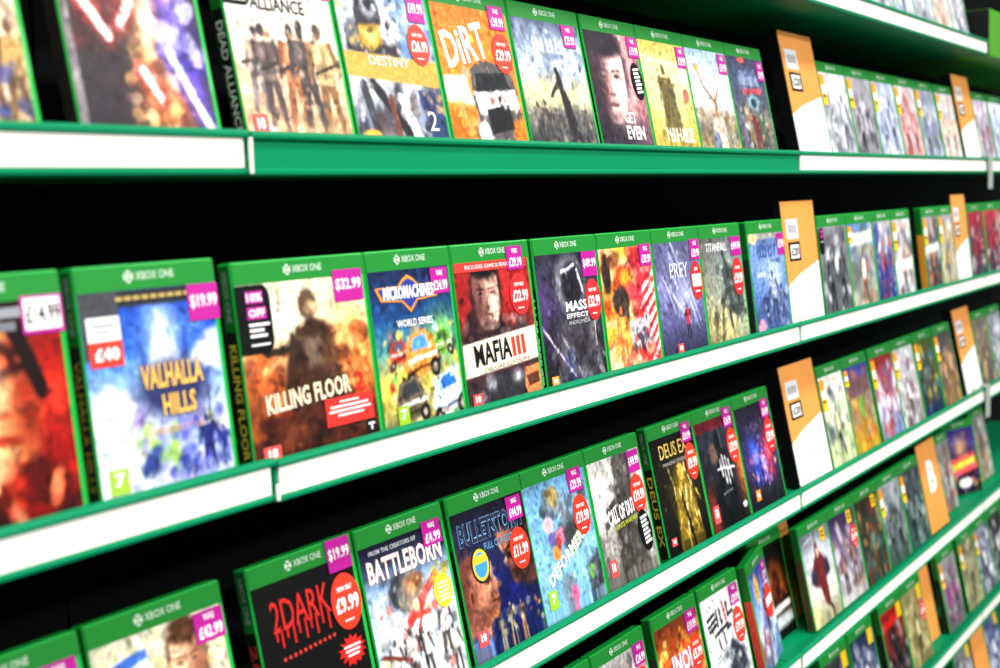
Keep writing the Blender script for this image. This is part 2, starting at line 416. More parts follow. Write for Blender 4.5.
def sticker(parent, shape, x0, y0, x1, y1, material, texts=(), lay=.0004, rot=0, name='price_sticker'):
    """texts: (string, u0, v0, u1, v1, material, bold) in the sticker's unit square, v down"""
    y0, y1 = y0 * VS, y1 * VS
    o = mesh_obj(name, SHAPES[shape], parent, material if not isinstance(material, tuple) else ink(material))
    o.scale = ((x1 - x0) / 1000, 1, (y1 - y0) / 1000); o.location = (x0 / 1000, -lay, CH - y1 / 1000); o.rotation_euler = (0, -R(rot), 0)
    for s, u0, v0, u1, v1, c, bold in texts:
        if s is None:
            mesh_obj('print_bar', U_QUAD, o, c if not isinstance(c, tuple) else ink(c), (u0, -.0003, 1 - v1), (u1 - u0, .5, v1 - v0)); continue
        mesh_obj('lettering', text_mesh(s, bold), o, c if not isinstance(c, tuple) else ink(c), (u0, -ST - .0003, 1 - v1), (u1 - u0, 1, v1 - v0))
    return o
def pink(parent, s, big=False, x=108, y=17, wd=25, h=21, lay=.0010):
    if big: tx = [(s, .06, .28, .94, .68, M_WHITE, .012)]
    else: tx = [('WAS', .32, .10, .70, .32, M_WHITE, .01), (s, .10, .48, .92, .88, M_WHITE, .012)]
    return sticker(parent, 'quad', x, y, x + wd, y + h, M_MAG, tx, lay)
def redd(parent, s, x=100, y=40, d=34, h=None, material=None, lay=.0008):
    h = h or d
    return sticker(parent, 'disc', x, y, x + d, y + h, material or M_RED,
                   [('NOW ONLY', .25, .22, .75, .31, M_WHITE, .015), (s, .12, .40, .90, .68, M_WHITE, .014), (None, .34, .82, .64, .845, M_WHITE, 0)], lay)
def ornsticker(parent, x=2, y=24, wd=20, h=56):
    return sticker(parent, 'quad', x, y, x + wd, y + h, M_YEL,
                   [(None, 0, 0, 1, .32, M_ORL, 0), (None, .08, .36, .92, .62, M_WHITE, 0), (None, .2, .66, .75, .76, M_BLK, 0)], .0010, name='promo_sticker')
def blackoval(parent, x, y, wd, h):
    bars = [(None, .28, .16 + .1 * i, .72 if i % 2 else .8, .22 + .1 * i, M_WHITE, 0) for i in range(7)]
    return sticker(parent, 'disc', x, y, x + wd, y + h, M_BLK, bars, .0009, rot=6, name='promo_sticker')
def offtab(parent, x=0, y=24, wd=36, h=52):
    return sticker(parent, 'tab', x, y, x + wd, y + h, M_BLK,
                   [(None, .28, .09, .78, .27, M_MAG, 0), ('10%', .30, .12, .76, .245, M_WHITE, .012), (None, .28, .32, .84, .50, M_MAG, 0), ('OFF', .32, .35, .80, .47, M_WHITE, .012),
                    (None, .3, .56, .9, .60, M_WHITE, 0), (None, .3, .64, .72, .68, M_WHITE, 0), (None, .3, .72, .8, .76, M_WHITE, 0), (None, .3, .86, .86, .885, M_WHITE, 0)], .0010, name='promo_sticker')
def age(parent, s, c, x=8, y=150, wd=17, h=19):
    return sticker(parent, 'quad', x, y, x + wd, y + h, c, [(s, .24, .16, .76, .70, M_WHITE, .02)], .0005, name='age_rating_mark')

ARTS = {}
def game_case(row, X, art, label, fwd=0.0, yaw=0.0, wd=CW, res=(88, 100), spine=(20, 22, 24), spine_text=None, deco=None, mirror=False, seed=None, dzl=0.0, tilt=0.0, fin={}):
    a = R(LEAN[row] + tilt)
    if X < -.10: dzl += {1: .0005, 2: .005}.get(row, 0)
    z = zrow(row) + FLOORZ + CD * math.sin(a) + .0004 + dzl
    root = empty('game_case', (X, YB[row] - fwd, z))
    root.rotation_euler = (Matrix.Rotation(R(yaw), 3, 'Z') @ Matrix.Rotation(-a, 3, 'X')).to_euler()
    tag(root, label, 'game case', 'game cases on the %s shelf row' % TIER[row])
    std = abs(wd - CW) < 1e-6
    mesh_obj('case_shell', SHELL if std else shell_mesh(wd), root, M_CASE)
    hb = mesh_obj('header_band', BANDM if std else band_mesh(wd), root, M_BAND)
    cx = wd / 2
    if row > 0 and res[0] > 30:
        lm = mesh_obj('logo_mark', LOGO, hb, None, (cx - .0185, -.0006, CH - .0090), (.0088, 1, .0088))
        T(hb, 'XBOX ONE', cx * 1000 - 12, 6.3, cx * 1000 + 24, 12.6, M_LOGO, .004, .0006, name='logo_lettering')
    elif row > 0:
        T(hb, 'XBOX ONE', cx * 1000 - 15, 6.3, cx * 1000 + 21, 12.6, M_LOGO, .004, .0006, name='logo_lettering')
    sp = mesh_obj('spine_print', SPINE_BODY, root, ink(spine))
    st = mesh_obj('spine_header', SPINE_TOP, root, M_BAND2)
    if spine_text:
        mesh_obj('spine_lettering', text_mesh('XBOX ONE', 0, True), st, M_GREYI, (-.0006, .0098, CH - .006), (1, .0052, .040))
        mesh_obj('spine_lettering', text_mesh(spine_text[0], .008, True), sp, ink(spine_text[1]), (-.0006, .0108, .108), (1, .0072, .090))
    cv = Cv(res[0], res[1], seed=seed if seed is not None else int(abs(X) * 1000) + row * 77)
    if res[0] < 40: fin = dict(dict(con=1.45, n=80, sat=.82), **fin)
    art(cv); cv.finish(**fin)
    cs = mesh_obj('cover_sheet', sheet_mesh(cv, .0010, wd - .0054, .0014, CH - BAND_H), root, None, (0, -.0002, 0))
    if deco: deco(root, cs)
    return root
HI = (110, 125); LO = (32, 37)

# ------------------------------------------------------------------ cover pictures (generic compositions)
def tan_crowd(c):
    c.grad([(0, (225, 222, 225)), (.35, (205, 185, 160)), (.6, (190, 160, 120)), (1, (214, 190, 150))])
    c.spl(60, (.3, .2, 1, 1), [(120, 90, 60), (235, 220, 190), (160, 130, 90), (245, 240, 235)], .03, .10, .7, .5)
    for x in (.62, .78, .93): c.fig(x, .97, .5, (110, 80, 55), (190, 150, 90))
    c.spl(12, (.6, .7, 1, .95), [(40, 60, 150), (60, 70, 120)], .02, .05, .7)
def streak_battle(c):
    c.grad([(0, (64, 52, 60)), (.5, (58, 48, 56)), (1, (50, 42, 52))])
    c.glow(.30, .10, .28, .26, (214, 70, 52), .8); c.glow(.62, .42, .18, .34, (255, 176, 110), .95); c.glow(.60, .38, .10, .14, (255, 246, 220), .95)
    c.glow(.80, .18, .16, .30, (150, 110, 235), .9); c.glow(.84, .62, .18, .30, (84, 62, 210), .95); c.glow(.66, .86, .24, .20, (214, 120, 60), .95)
    c.spl(40, (.40, .55, .78, 1), [(240, 190, 120), (150, 80, 40), (255, 225, 180), (90, 50, 40)], .02, .07, .7)
    c.spl(26, (.70, .05, .98, .6), [(190, 170, 250), (70, 50, 140), (230, 230, 255), (40, 35, 80)], .02, .06, .7, 2)
    c.spl(26, (.05, .1, .5, .6), [(90, 30, 30), (190, 60, 50), (60, 40, 45)], .03, .08, .6)
    for p in ((.12, .28, .30, .50), (.40, .42, .62, .12), (.50, .66, .60, .80)):
        c.ln(*p, .055, (235, 80, 70), .6, soft=.08); c.ln(*p, .028, (255, 246, 240))
    c.ln(.72, .55, .97, 1.0, .06, (110, 100, 255), .7, soft=.1); c.ln(.72, .55, .97, 1.0, .028, (250, 250, 255))
    c.hgrad([(0, (120, 110, 112)), (.08, (70, 60, 64)), (.12, (70, 60, 64))], 0)
    c.poly([(0, 0), (.05, 0), (.06, 1), (0, 1)], (130, 122, 126))
def dust_squad(c):
    c.grad([(0, (250, 246, 240)), (.25, (246, 232, 214)), (.6, (226, 198, 168)), (1, (200, 158, 120))]); c.noise(.06, 18)
    c.spl(50, (0, .35, 1, 1), [(196, 160, 126), (240, 220, 196), (176, 134, 104), (252, 244, 232)], .03, .09, .5, .5)
    P = [(.16, .84, .50, .10, (120, 110, 112), (170, 160, 156)), (.31, .94, .62, -.05, (84, 72, 76), (110, 92, 90)), (.50, .96, .66, .06, (150, 96, 66), (196, 130, 90)), (.66, .99, .72, -.02, (70, 62, 66), (96, 84, 84)), (.85, .98, .70, -.05, (140, 104, 70), (206, 170, 120))]
    for x, b, h, l, a, d in P:
        c.fig(x, b, h, a, d, l, wd=1.0); t = b - h
        c.el(x + l * h, t + .34 * h, .07 * h, .13 * h, tuple(v * .7 for v in d), .7); c.el(x + l * h - .05 * h, t + .28 * h, .05 * h, .07 * h, tuple(min(255, v * 1.35) for v in d), .8)
        c.ln(x - .10, b - h * .55, x + .13, b - h * .66, .011, (54, 46, 48)); c.el(x + l * h * 1.1, t + .06 * h, .05 * h, .04 * h, (60, 54, 58), .4)
    c.spl(70, (.05, .30, .95, .98), [(96, 86, 90), (214, 160, 110), (250, 226, 190), (70, 62, 66), (236, 200, 160)], .008, .028, .6)
    c.glow(.5, 1.0, .6, .12, (226, 190, 150), .6); c.el(.16, .97, .12, .05, (250, 225, 225), .3)
def gold_astronaut(c):
    c.grad([(0, (150, 168, 196)), (.3, (222, 226, 232)), (.5, (232, 234, 238)), (1, (60, 74, 112))])
    c.hgrad([(0, (150, 150, 156)), (.5, (228, 230, 234)), (1, (92, 120, 170))], .5); c.spl(14, (.62, .0, 1, .4), [(80, 120, 176), (190, 206, 224), (120, 150, 190)], .04, .09, .6, 2, 85)
    c.poly([(.04, .42), (.06, .28), (.16, .20), (.24, .02), (.42, .0), (.46, .18), (.58, .26), (.60, .44)], (60, 58, 66), 1, .02); c.el(.34, .08, .09, .11, (150, 150, 158), .4); c.el(.36, .09, .06, .05, (36, 38, 46), .4); c.poly([(.20, .24), (.44, .22), (.42, .36), (.30, .40), (.20, .36)], (206, 164, 70), 1, .03); c.poly([(.24, .28), (.38, .27), (.32, .38)], (246, 216, 130), .9, .02)
    c.el(.12, .30, .07, .09, (110, 112, 122), .4); c.el(.52, .26, .09, .10, (236, 238, 242), .4, 20); c.spl(50, (.04, .02, .62, .44), [(36, 36, 44), (190, 192, 200), (96, 96, 106), (214, 178, 96), (246, 246, 250)], .008, .028, .75)
    c.spl(40, (.0, .6, 1, 1), [(40, 44, 58), (236, 236, 240), (120, 118, 124), (96, 66, 56), (70, 72, 84)], .02, .06, .75, 2.2, 20)
    c.ln(.25, .62, .60, 1, .04, (46, 46, 54)); c.ln(.34, .60, .78, .96, .012, (150, 152, 160)); c.ln(.52, .70, .66, 1, .03, (236, 238, 244), 1, .05); c.ln(.40, .72, .44, 1, .03, (120, 74, 60)); c.ln(.14, .64, .22, 1, .04, (70, 70, 80)); c.poly([(.72, .64), (1, .66), (1, 1), (.82, 1)], (46, 66, 108), .85); c.spl(12, (.76, .66, 1, .8), [(110, 130, 170), (226, 170, 110), (40, 50, 80)], .015, .04, .7)
    c.late.append(lambda: (c.poly([(0, .42), (1, .44), (1, .62), (0, .58)], (214, 168, 74)), c.el(.14, .965, .10, .04, (236, 186, 70), .3)))
def rally(c):
    c.grad([(0, (244, 120, 48)), (.5, (250, 138, 52)), (1, (246, 128, 40))]); c.noise(.05, 10)
    c.poly([(.0, .52), (.30, .50), (.34, .72), (.0, .70)], (246, 238, 230))
    c.spl(40, (.3, .45, 1, 1), [(110, 104, 104), (190, 186, 184), (60, 58, 60), (230, 226, 222)], .03, .09, .7)
    c.poly([(.36, .46), (.50, .38), (.86, .40), (.96, .56), (.98, .96), (.42, 1), (.34, .7)], (96, 92, 92))
    c.poly([(.42, .48), (.82, .46), (.88, .58), (.40, .62)], (44, 46, 52)); c.poly([(.36, .62), (.94, .58), (.97, .72), (.40, .78)], (228, 226, 226))
    c.el(.46, .74, .07, .04, (250, 250, 246), .2); c.el(.86, .68, .07, .04, (250, 250, 246), .2); c.poly([(.50, .74), (.82, .70), (.84, .88), (.52, .92)], (40, 40, 44))
    c.el(.42, .92, .08, .10, (236, 234, 232), .2); c.spl(14, (.55, .62, .9, .72), [(250, 250, 250), (30, 30, 34), (200, 60, 40)], .012, .03, .8)
    c.spl(16, (0, .72, .3, .98), [(255, 176, 96), (236, 108, 30)], .04, .10, .5); c.spl(8, (.85, .85, 1, 1), [(250, 130, 40)], .04, .08, .8)
def stormy_coast(c):
    c.grad([(0, (96, 104, 128)), (.2, (140, 156, 182)), (.42, (176, 184, 192)), (.55, (214, 204, 160)), (.75, (120, 122, 118)), (1, (66, 68, 72))]); c.noise(.14, 12)
    c.spl(46, (0, .1, 1, .45), [(196, 208, 222), (96, 108, 136), (160, 172, 192)], .04, .12, .5, .5); c.glow(.3, .55, .3, .12, (246, 226, 160), .7)
    c.late.append(lambda: c.lett(.26, .14, .76, .24, (206, 212, 222), 7, .85))
    c.poly([(.52, .42), (.58, .40), (.78, .98), (.60, .98)], (58, 54, 58)); c.el(.54, .40, .035, .04, (60, 52, 54), .2); c.ln(.55, .47, .40, .60, .018, (54, 52, 56))
    for x, b, h in ((.16, .95, .3), (.28, .99, .36), (.42, .97, .28), (.88, .98, .3)): c.fig(x, b, h, (74, 70, 70), (96, 90, 88))
    c.spl(44, (0, .68, 1, 1), [(60, 60, 66), (130, 122, 110), (180, 164, 130), (84, 84, 88)], .015, .05, .6)
def half_face(c):
    c.hgrad([(0, (66, 56, 68)), (.4, (110, 84, 92)), (.7, (226, 150, 150)), (1, (150, 100, 112))], 1)
    c.glow(.66, .36, .22, .30, (250, 196, 196), .8); c.face(.36, .42, .62, .70, (240, 196, 186), (100, 66, 70), (56, 46, 58), 1)
    c.poly([(0, 0), (.34, 0), (.22, .4), (.26, 1), (0, 1)], (58, 50, 60), .8, .15); c.glow(.5, 1, .7, .26, (52, 50, 62), .95); c.spl(30, (.3, .7, 1, 1), [(70, 68, 82), (110, 100, 112)], .02, .06, .5)
def golden_guard(c):
    c.grad([(0, (214, 186, 76)), (.16, (228, 204, 104)), (.17, (236, 220, 150)), (.5, (236, 216, 120)), (1, (206, 170, 52))]); c.noise(.08, 10)
    c.poly([(0, .14), (1, .19), (1, .205), (0, .155)], (248, 240, 190)); c.glow(.45, .5, .4, .4, (246, 236, 180), .6)
    c.fig(.44, .88, .68, (104, 92, 50), (120, 104, 56), wd=1.1); c.poly([(.34, .42), (.60, .42), (.68, .86), (.28, .86)], (108, 96, 56), .9); c.spl(36, (.28, .35, .66, .88), [(84, 76, 44), (150, 130, 64), (190, 120, 50)], .01, .035, .7)
    c.spl(20, (.2, .78, .8, .98), [(150, 124, 50), (120, 100, 44)], .02, .06, .6); c.late.append(lambda: (c.lett(.28, .80, .88, .91, (246, 242, 226), 8), c.lett(.12, .06, .5, .09, (190, 160, 70), 8, .7))); c.el(.88, .28, .08, .10, (250, 246, 232), .2); c.el(.88, .48, .07, .07, (222, 90, 84), .2)
def antlers(c):
    c.grad([(0, (150, 172, 208)), (.25, (188, 204, 226)), (.5, (226, 226, 226)), (.62, (170, 160, 150)), (.8, (120, 108, 90)), (1, (190, 170, 110))])
    c.spl(24, (0, .2, 1, .5), [(240, 242, 246), (206, 214, 230)], .05, .12, .5, .5)
    tr = (150, 110, 84)
    c.ln(.52, .78, .54, .50, .05, tr, 1, .035); c.ln(.54, .52, .30, .36, .024, tr, 1, .016); c.ln(.30, .36, .22, .20, .016, tr, 1, .012); c.ln(.54, .50, .66, .36, .024, tr, 1, .014); c.ln(.66, .36, .64, .18, .014, tr, 1, .010)
    c.el(.20, .18, .06, .04, (226, 150, 80), .4); c.spl(40, (0, .6, 1, 1), [(90, 84, 76), (200, 180, 130), (150, 120, 80), (110, 120, 140)], .02, .06, .7)
    c.poly([(.40, .66), (.66, .66), (.76, 1), (.30, 1)], (214, 196, 186), .8, .05); c.el(.40, .92, .1, .12, (120, 134, 160), .4); c.el(.78, .9, .12, .12, (140, 136, 124), .4)
def team_navy(c):
    c.grad([(0, (70, 76, 98)), (.3, (84, 92, 116)), (.6, (92, 94, 104)), (1, (84, 80, 78))]); c.late.append(lambda: c.lett(.24, .20, .80, .28, (150, 160, 190), 9, .8)); c.noise(.1, 12)
    c.spl(20, (.25, .14, .9, .30), [(150, 170, 210), (110, 130, 180)], .03, .07, .6, .5); c.poly([(.30, .33), (.86, .31), (.86, .37), (.30, .39)], (206, 84, 90), .8); c.el(.55, .47, .16, .08, (150, 186, 196), .6); c.el(.55, .47, .08, .05, (50, 70, 90), .4)
    for i, x in enumerate((.16, .34, .52, .70, .88)): c.fig(x, 1.0, .48 + .06 * (i % 2), [(110, 120, 140), (140, 120, 90), (120, 60, 60), (90, 110, 90), (130, 130, 120)][i], None, wd=1.0)
    c.spl(50, (.05, .5, 1, 1), [(200, 180, 120), (90, 90, 96), (150, 60, 60), (190, 200, 210)], .012, .04, .6); c.el(.40, .03, .10, .03, (230, 90, 90), .3)
def fire_face(c):
    c.grad([(0, (60, 14, 12)), (.3, (140, 30, 20)), (.6, (150, 26, 18)), (1, (50, 12, 12))])
    c.face(.58, .36, .62, .95, (250, 190, 128), (140, 36, 20), (40, 10, 12), -1)
    c.el(.60, .26, .11, .09, (60, 14, 14), .5, 12); c.el(.62, .27, .04, .03, (200, 70, 40), .5); c.el(.46, .34, .16, .22, (255, 226, 176), .9, 0, .7)
    c.poly([(.78, .1), (.86, .4), (.80, .72), (.62, 1), (1, 1), (1, .1)], (150, 26, 22), .9, .08); c.glow(.92, .45, .10, .18, (236, 70, 46), .8); c.ln(.70, .08, .84, .42, .05, (40, 8, 10), 1, .04)
    c.ln(.46, .55, .62, 1.0, .035, (255, 170, 130), .9, .03, .05); c.spl(20, (.5, .75, 1, 1), [(40, 8, 8), (190, 50, 30), (90, 16, 14)], .04, .10, .7); c.el(.86, .88, .04, .10, (236, 120, 80), .5, 20)
def snow_peak(c):
    c.grad([(0, (26, 60, 170)), (.30, (60, 116, 214)), (.5, (150, 186, 232)), (.75, (206, 212, 240)), (1, (190, 200, 226))])
    c.spl(26, (.3, .08, 1, .45), [(60, 110, 220), (30, 66, 170), (110, 160, 236)], .05, .10, .5); c.glow(.56, .26, .14, .20, (216, 238, 255), .95); c.poly([(.55, .12), (.64, .30), (.72, .48), (.40, .48), (.47, .32)], (236, 246, 255), .9, .06)
    c.ln(.40, .30, .42, .48, .03, (60, 90, 160), .8, .01, .03); c.ln(.74, .26, .72, .46, .03, (50, 80, 160), .8, .01, .03); c.ln(.60, .22, .62, .34, .012, (110, 150, 210), .8, .006)
    c.poly([(0, .54), (.14, .46), (.30, .54), (.42, .66), (.36, .86), (.2, 1), (0, 1)], (236, 240, 250), 1, .06); c.poly([(.70, .40), (.9, .26), (1, .24), (1, .46), (.84, .44)], (240, 246, 255), .95, .05)
    c.spl(30, (0, .55, .45, 1), [(206, 214, 238), (246, 248, 255), (190, 200, 232)], .04, .09, .5); c.spl(60, (.25, .64, 1, 1), [(120, 140, 226), (240, 242, 255), (176, 206, 130), (70, 90, 190), (210, 214, 240), (150, 130, 210), (226, 214, 236)], .02, .07, .7)
    c.spl(16, (.3, .70, .6, .92), [(170, 214, 70), (206, 232, 130), (130, 180, 60)], .02, .06, .8); c.poly([(.28, .88), (.40, .80), (.48, .80), (.40, .92), (.30, .96)], (44, 64, 140), .95, .02); c.spl(10, (.55, .66, .8, .78), [(60, 80, 190), (90, 110, 210)], .02, .04, .7)
    c.fig(.82, .97, .28, (26, 32, 92), (36, 46, 112), wd=1.3); c.ln(.84, .96, .87, .54, .007, (40, 44, 90)); c.fig(.95, .96, .20, (40, 52, 132), wd=1.2); c.fig(.60, .99, .14, (50, 60, 150), wd=1.3); c.fig(.70, 1, .11, (60, 70, 160), wd=1.3); c.spl(24, (.5, .88, 1, 1), [(50, 60, 150), (140, 150, 214), (80, 90, 170)], .012, .035, .8)
    c.late.append(lambda: (c.el(.60, .52, .27, .15, (36, 42, 92), .6, 0, .95), c.lett(.42, .72, .80, .745, (190, 140, 90), 16, .8), c.poly([(0, 0), (1, 0), (1, .085), (0, .085)], (40, 42, 48)), c.poly([(0, .0), (.27, .0), (.27, .33), (0, .33)], (66, 68, 74))))
def ember_gunman(c):
    c.grad([(0, (226, 214, 186)), (.3, (222, 196, 150)), (.55, (200, 128, 74)), (.78, (110, 56, 36)), (1, (74, 40, 32))]); c.noise(.10, 16)
    c.glow(.30, .20, .25, .2, (246, 240, 222), .8); c.glow(.84, .36, .16, .22, (246, 176, 96), .8)
    c.spl(70, (.55, .30, 1, .78), [(226, 130, 60), (150, 70, 36), (246, 190, 120), (110, 54, 36)], .02, .06, .65); c.spl(60, (0, .38, .5, .82), [(206, 110, 52), (130, 62, 40), (232, 160, 100), (90, 44, 34)], .02, .06, .65)
    c.poly([(.36, .30), (.52, .22), (.64, .26), (.72, .42), (.74, .70), (.66, .92), (.34, .92), (.28, .60)], (74, 52, 40), 1, .03); c.el(.52, .14, .075, .09, (96, 76, 62), .3); c.el(.545, .165, .05, .05, (176, 146, 112), .4)
    c.ln(.52, .36, .18, .40, .035, (64, 50, 44), 1, .02); c.ln(.18, .40, .04, .30, .02, (50, 42, 40)); c.poly([(.44, .34), (.60, .32), (.64, .50), (.48, .52)], (120, 104, 90), .8, .04); c.el(.66, .48, .07, .14, (100, 70, 50), .4)
    c.fig(.14, .86, .44, (168, 84, 42), (190, 100, 54)); c.fig(.88, .84, .42, (190, 100, 50), (210, 130, 70)); c.spl(50, (0, .78, 1, 1), [(60, 34, 30), (120, 66, 44), (40, 26, 24), (96, 50, 36)], .03, .07, .7, 2, 90)
def toy_cars(c):
    c.grad([(0, (36, 50, 84)), (.3, (36, 76, 130)), (.5, (80, 150, 160)), (.75, (206, 186, 80)), (1, (110, 112, 90))])
    c.glow(.82, .44, .22, .18, (150, 214, 90), .8); c.glow(.3, .75, .3, .2, (246, 216, 90), .85)
    c.spl(90, (.08, .38, 1, 1), [(246, 214, 80), (232, 110, 60), (60, 60, 64), (246, 240, 226), (80, 150, 214), (90, 160, 76), (180, 50, 46), (150, 140, 110)], .012, .045, .8)
    def car(x, y, k, body, glass):
        c.poly([(x - .17 * k, y + .06 * k), (x - .10 * k, y - .10 * k), (x + .10 * k, y - .14 * k), (x + .20 * k, y - .02 * k), (x + .19 * k, y + .08 * k), (x - .12 * k, y + .14 * k)], body, 1, .01)
        c.poly([(x - .08 * k, y - .02 * k), (x - .05 * k, y - .09 * k), (x + .08 * k, y - .115 * k), (x + .12 * k, y - .04 * k)], glass, 1, .01); c.ln(x - .10 * k, y + .03 * k, x + .18 * k, y, .012 * k, (250, 250, 246)); c.ln(x - .12 * k, y + .09 * k, x + .18 * k, y + .05 * k, .010 * k, tuple(v * .5 for v in body))
        for wx, wy in ((-.10, .13), (.16, .08)): c.el(x + wx * k, y + wy * k, .055 * k, .055 * k, (40, 38, 38), .25); c.el(x + wx * k, y + wy * k, .025 * k, .025 * k, (170, 160, 150), .3)
    car(.80, .50, .7, (120, 180, 70), (60, 90, 60)); car(.24, .52, .6, (190, 60, 50), (70, 90, 120)); car(.50, .56, 1.2, (236, 150, 70), (90, 150, 214)); car(.32, .84, 1.1, (110, 100, 84), (60, 66, 70)); car(.80, .84, 1.2, (196, 208, 222), (50, 110, 190))
    c.spl(50, (.1, .45, 1, 1), [(250, 236, 180), (40, 40, 44), (240, 190, 60), (200, 90, 50)], .006, .018, .8)
def crimson_portrait(c):
    c.grad([(0, (158, 44, 42)), (.45, (150, 40, 40)), (.55, (90, 44, 44)), (1, (66, 62, 66))]); c.glow(.6, .2, .3, .2, (206, 60, 56), .6)
    c.poly([(.02, .60), (.10, .36), (.26, .28), (.55, .36), (.62, .60)], (50, 36, 42)); c.face(.38, .25, .36, .44, (206, 164, 146), (92, 56, 54), (34, 26, 30), 1)
    c.spl(40, (0, .40, 1, .62), [(60, 44, 46), (130, 96, 90), (90, 70, 72), (170, 150, 140)], .015, .045, .6, 1.8, 90)
    for x in (.66, .76, .86): c.fig(x, .62, .18, (70, 60, 62))
    c.late.append(lambda: c.poly([(0, .56), (1, .50), (1, .74), (0, .79)], (240, 228, 206)))
    c.spl(40, (0, .80, 1, 1), [(90, 86, 92), (50, 48, 52), (150, 150, 158)], .02, .06, .6); c.poly([(.26, .92), (.34, .80), (.64, .78), (.72, .90), (.70, 1), (.28, 1)], (58, 56, 62)); c.glow(.32, .86, .07, .05, (236, 240, 255), .9); c.glow(.68, .84, .07, .05, (236, 240, 255), .9)
    c.poly([(.78, .80), (1, .78), (1, .98), (.78, 1)], (226, 134, 86)); c.poly([(.80, .86), (.98, .84), (.98, .92), (.80, .94)], (60, 40, 34), .8)
def visor(c):
    c.grad([(0, (58, 56, 70)), (.35, (66, 66, 82)), (1, (46, 44, 50))]); c.noise(.12, 10); c.glow(.0, .4, .3, .3, (96, 70, 130), .7)
    c.el(.52, .24, .25, .22, (112, 112, 124), .3); c.el(.56, .24, .18, .17, (48, 46, 56), .3); c.ln(.40, .14, .62, .10, .012, (240, 240, 246)); c.ln(.66, .14, .72, .30, .014, (220, 220, 232))
    c.poly([(.2, 1), (.24, .62), (.44, .46), (.72, .46), (.90, .62), (.94, 1)], (74, 72, 80), .95, .05); c.spl(50, (.1, .48, 1, 1), [(110, 108, 116), (44, 42, 48), (150, 148, 156), (70, 66, 72)], .015, .05, .55, 2)
    c.ln(.02, .56, .46, .96, .008, (220, 214, 232)); c.ln(.30, .62, .60, 1, .006, (180, 176, 190)); c.ln(.88, .5, .86, .75, .006, (250, 240, 230)); c.spl(10, (.3, .78, .5, 1), [(60, 80, 140), (40, 50, 90)], .02, .05, .7)
def flame_duel(c):
    c.grad([(0, (250, 180, 110)), (.4, (240, 150, 90)), (1, (250, 214, 170))])
    c.poly([(.45, 0), (1, 0), (1, 1), (.62, 1), (.52, .5)], (214, 60, 70), 1, .06)
    for i in range(7): c.ln(.70 + .02 * i, .40 + .1 * i, 1.05, .20 + .1 * i, .022, (250, 236, 228))
    c.spl(60, (0, 0, .5, .9), [(252, 190, 60), (250, 120, 50), (255, 236, 170), (200, 70, 40), (90, 50, 40)], .03, .08, .75, 2, 80); c.spl(30, (.5, .05, .95, .55), [(236, 80, 90), (190, 30, 50), (250, 160, 150), (120, 40, 40)], .02, .07, .7)
    c.el(.32, .44, .16, .12, (70, 60, 54), .3); c.el(.38, .56, .08, .14, (84, 72, 62), .4); c.el(.10, .22, .08, .16, (60, 50, 46), .4); c.fig(.30, .98, .5, (236, 120, 60), (250, 180, 90)); c.poly([(.42, .62), (.80, .58), (.84, .84), (.46, .88)], (190, 190, 196), .9, .04)
    c.spl(30, (.5, .52, .86, .9), [(40, 40, 50), (236, 236, 240), (70, 80, 110), (190, 50, 50)], .015, .05, .8); c.spl(20, (.3, .85, .9, 1), [(206, 60, 60), (240, 150, 110)], .03, .06, .7)
def violet_shards(c):
    c.grad([(0, (96, 98, 132)), (.4, (118, 120, 160)), (.7, (96, 96, 138)), (1, (60, 58, 84))]); c.noise(.1, 9)
    for i in range(16):
        x = c.r.uniform(.02, .9); y = c.r.uniform(.0, .5); c.ln(x, y, x + .18 + .1 * c.r.rand(), y + .35, .02 * c.r.rand() + .004, [(220, 224, 244), (70, 68, 110), (180, 184, 220)][i % 3], .7, .002)
    c.poly([(.15, .34), (.62, .66), (.58, .70)], (214, 220, 244), .8, .03); c.glow(.6, .5, .2, .2, (190, 196, 230), .6); c.fig(.60, .86, .30, (46, 36, 54), (170, 44, 54)); c.ln(.61, .62, .60, .70, .02, (200, 50, 50))
    c.spl(14, (.2, .05, .8, .14), [(140, 140, 160), (70, 70, 96)], .04, .08, .5, .4)
def mech_field(c):
    c.grad([(0, (84, 88, 90)), (.25, (126, 134, 132)), (.55, (160, 164, 144)), (.8, (206, 196, 140)), (1, (150, 140, 96))]); c.hgrad([(0, (120, 110, 90)), (.7, (150, 168, 168)), (1, (120, 170, 180))], .35); c.noise(.1, 12)
    c.poly([(.44, .30), (.62, .24), (.92, .42), (.96, .74), (.70, .80), (.56, .60)], (70, 76, 76), .95, .05); c.ln(.52, .14, .60, .32, .03, (60, 70, 66)); c.ln(.56, .5, .40, .62, .04, (66, 72, 68)); c.spl(50, (.3, .3, 1, .85), [(44, 50, 52), (110, 120, 116), (150, 160, 150), (60, 70, 70)], .015, .05, .65)
    c.fig(.22, .98, .34, (90, 84, 66)); c.ln(.30, 1, .44, .62, .03, (84, 80, 62)); c.ln(.62, 1, .56, .68, .03, (80, 78, 64)); c.spl(24, (.1, .7, .7, 1), [(236, 220, 150), (120, 110, 76), (226, 206, 140)], .02, .06, .6)
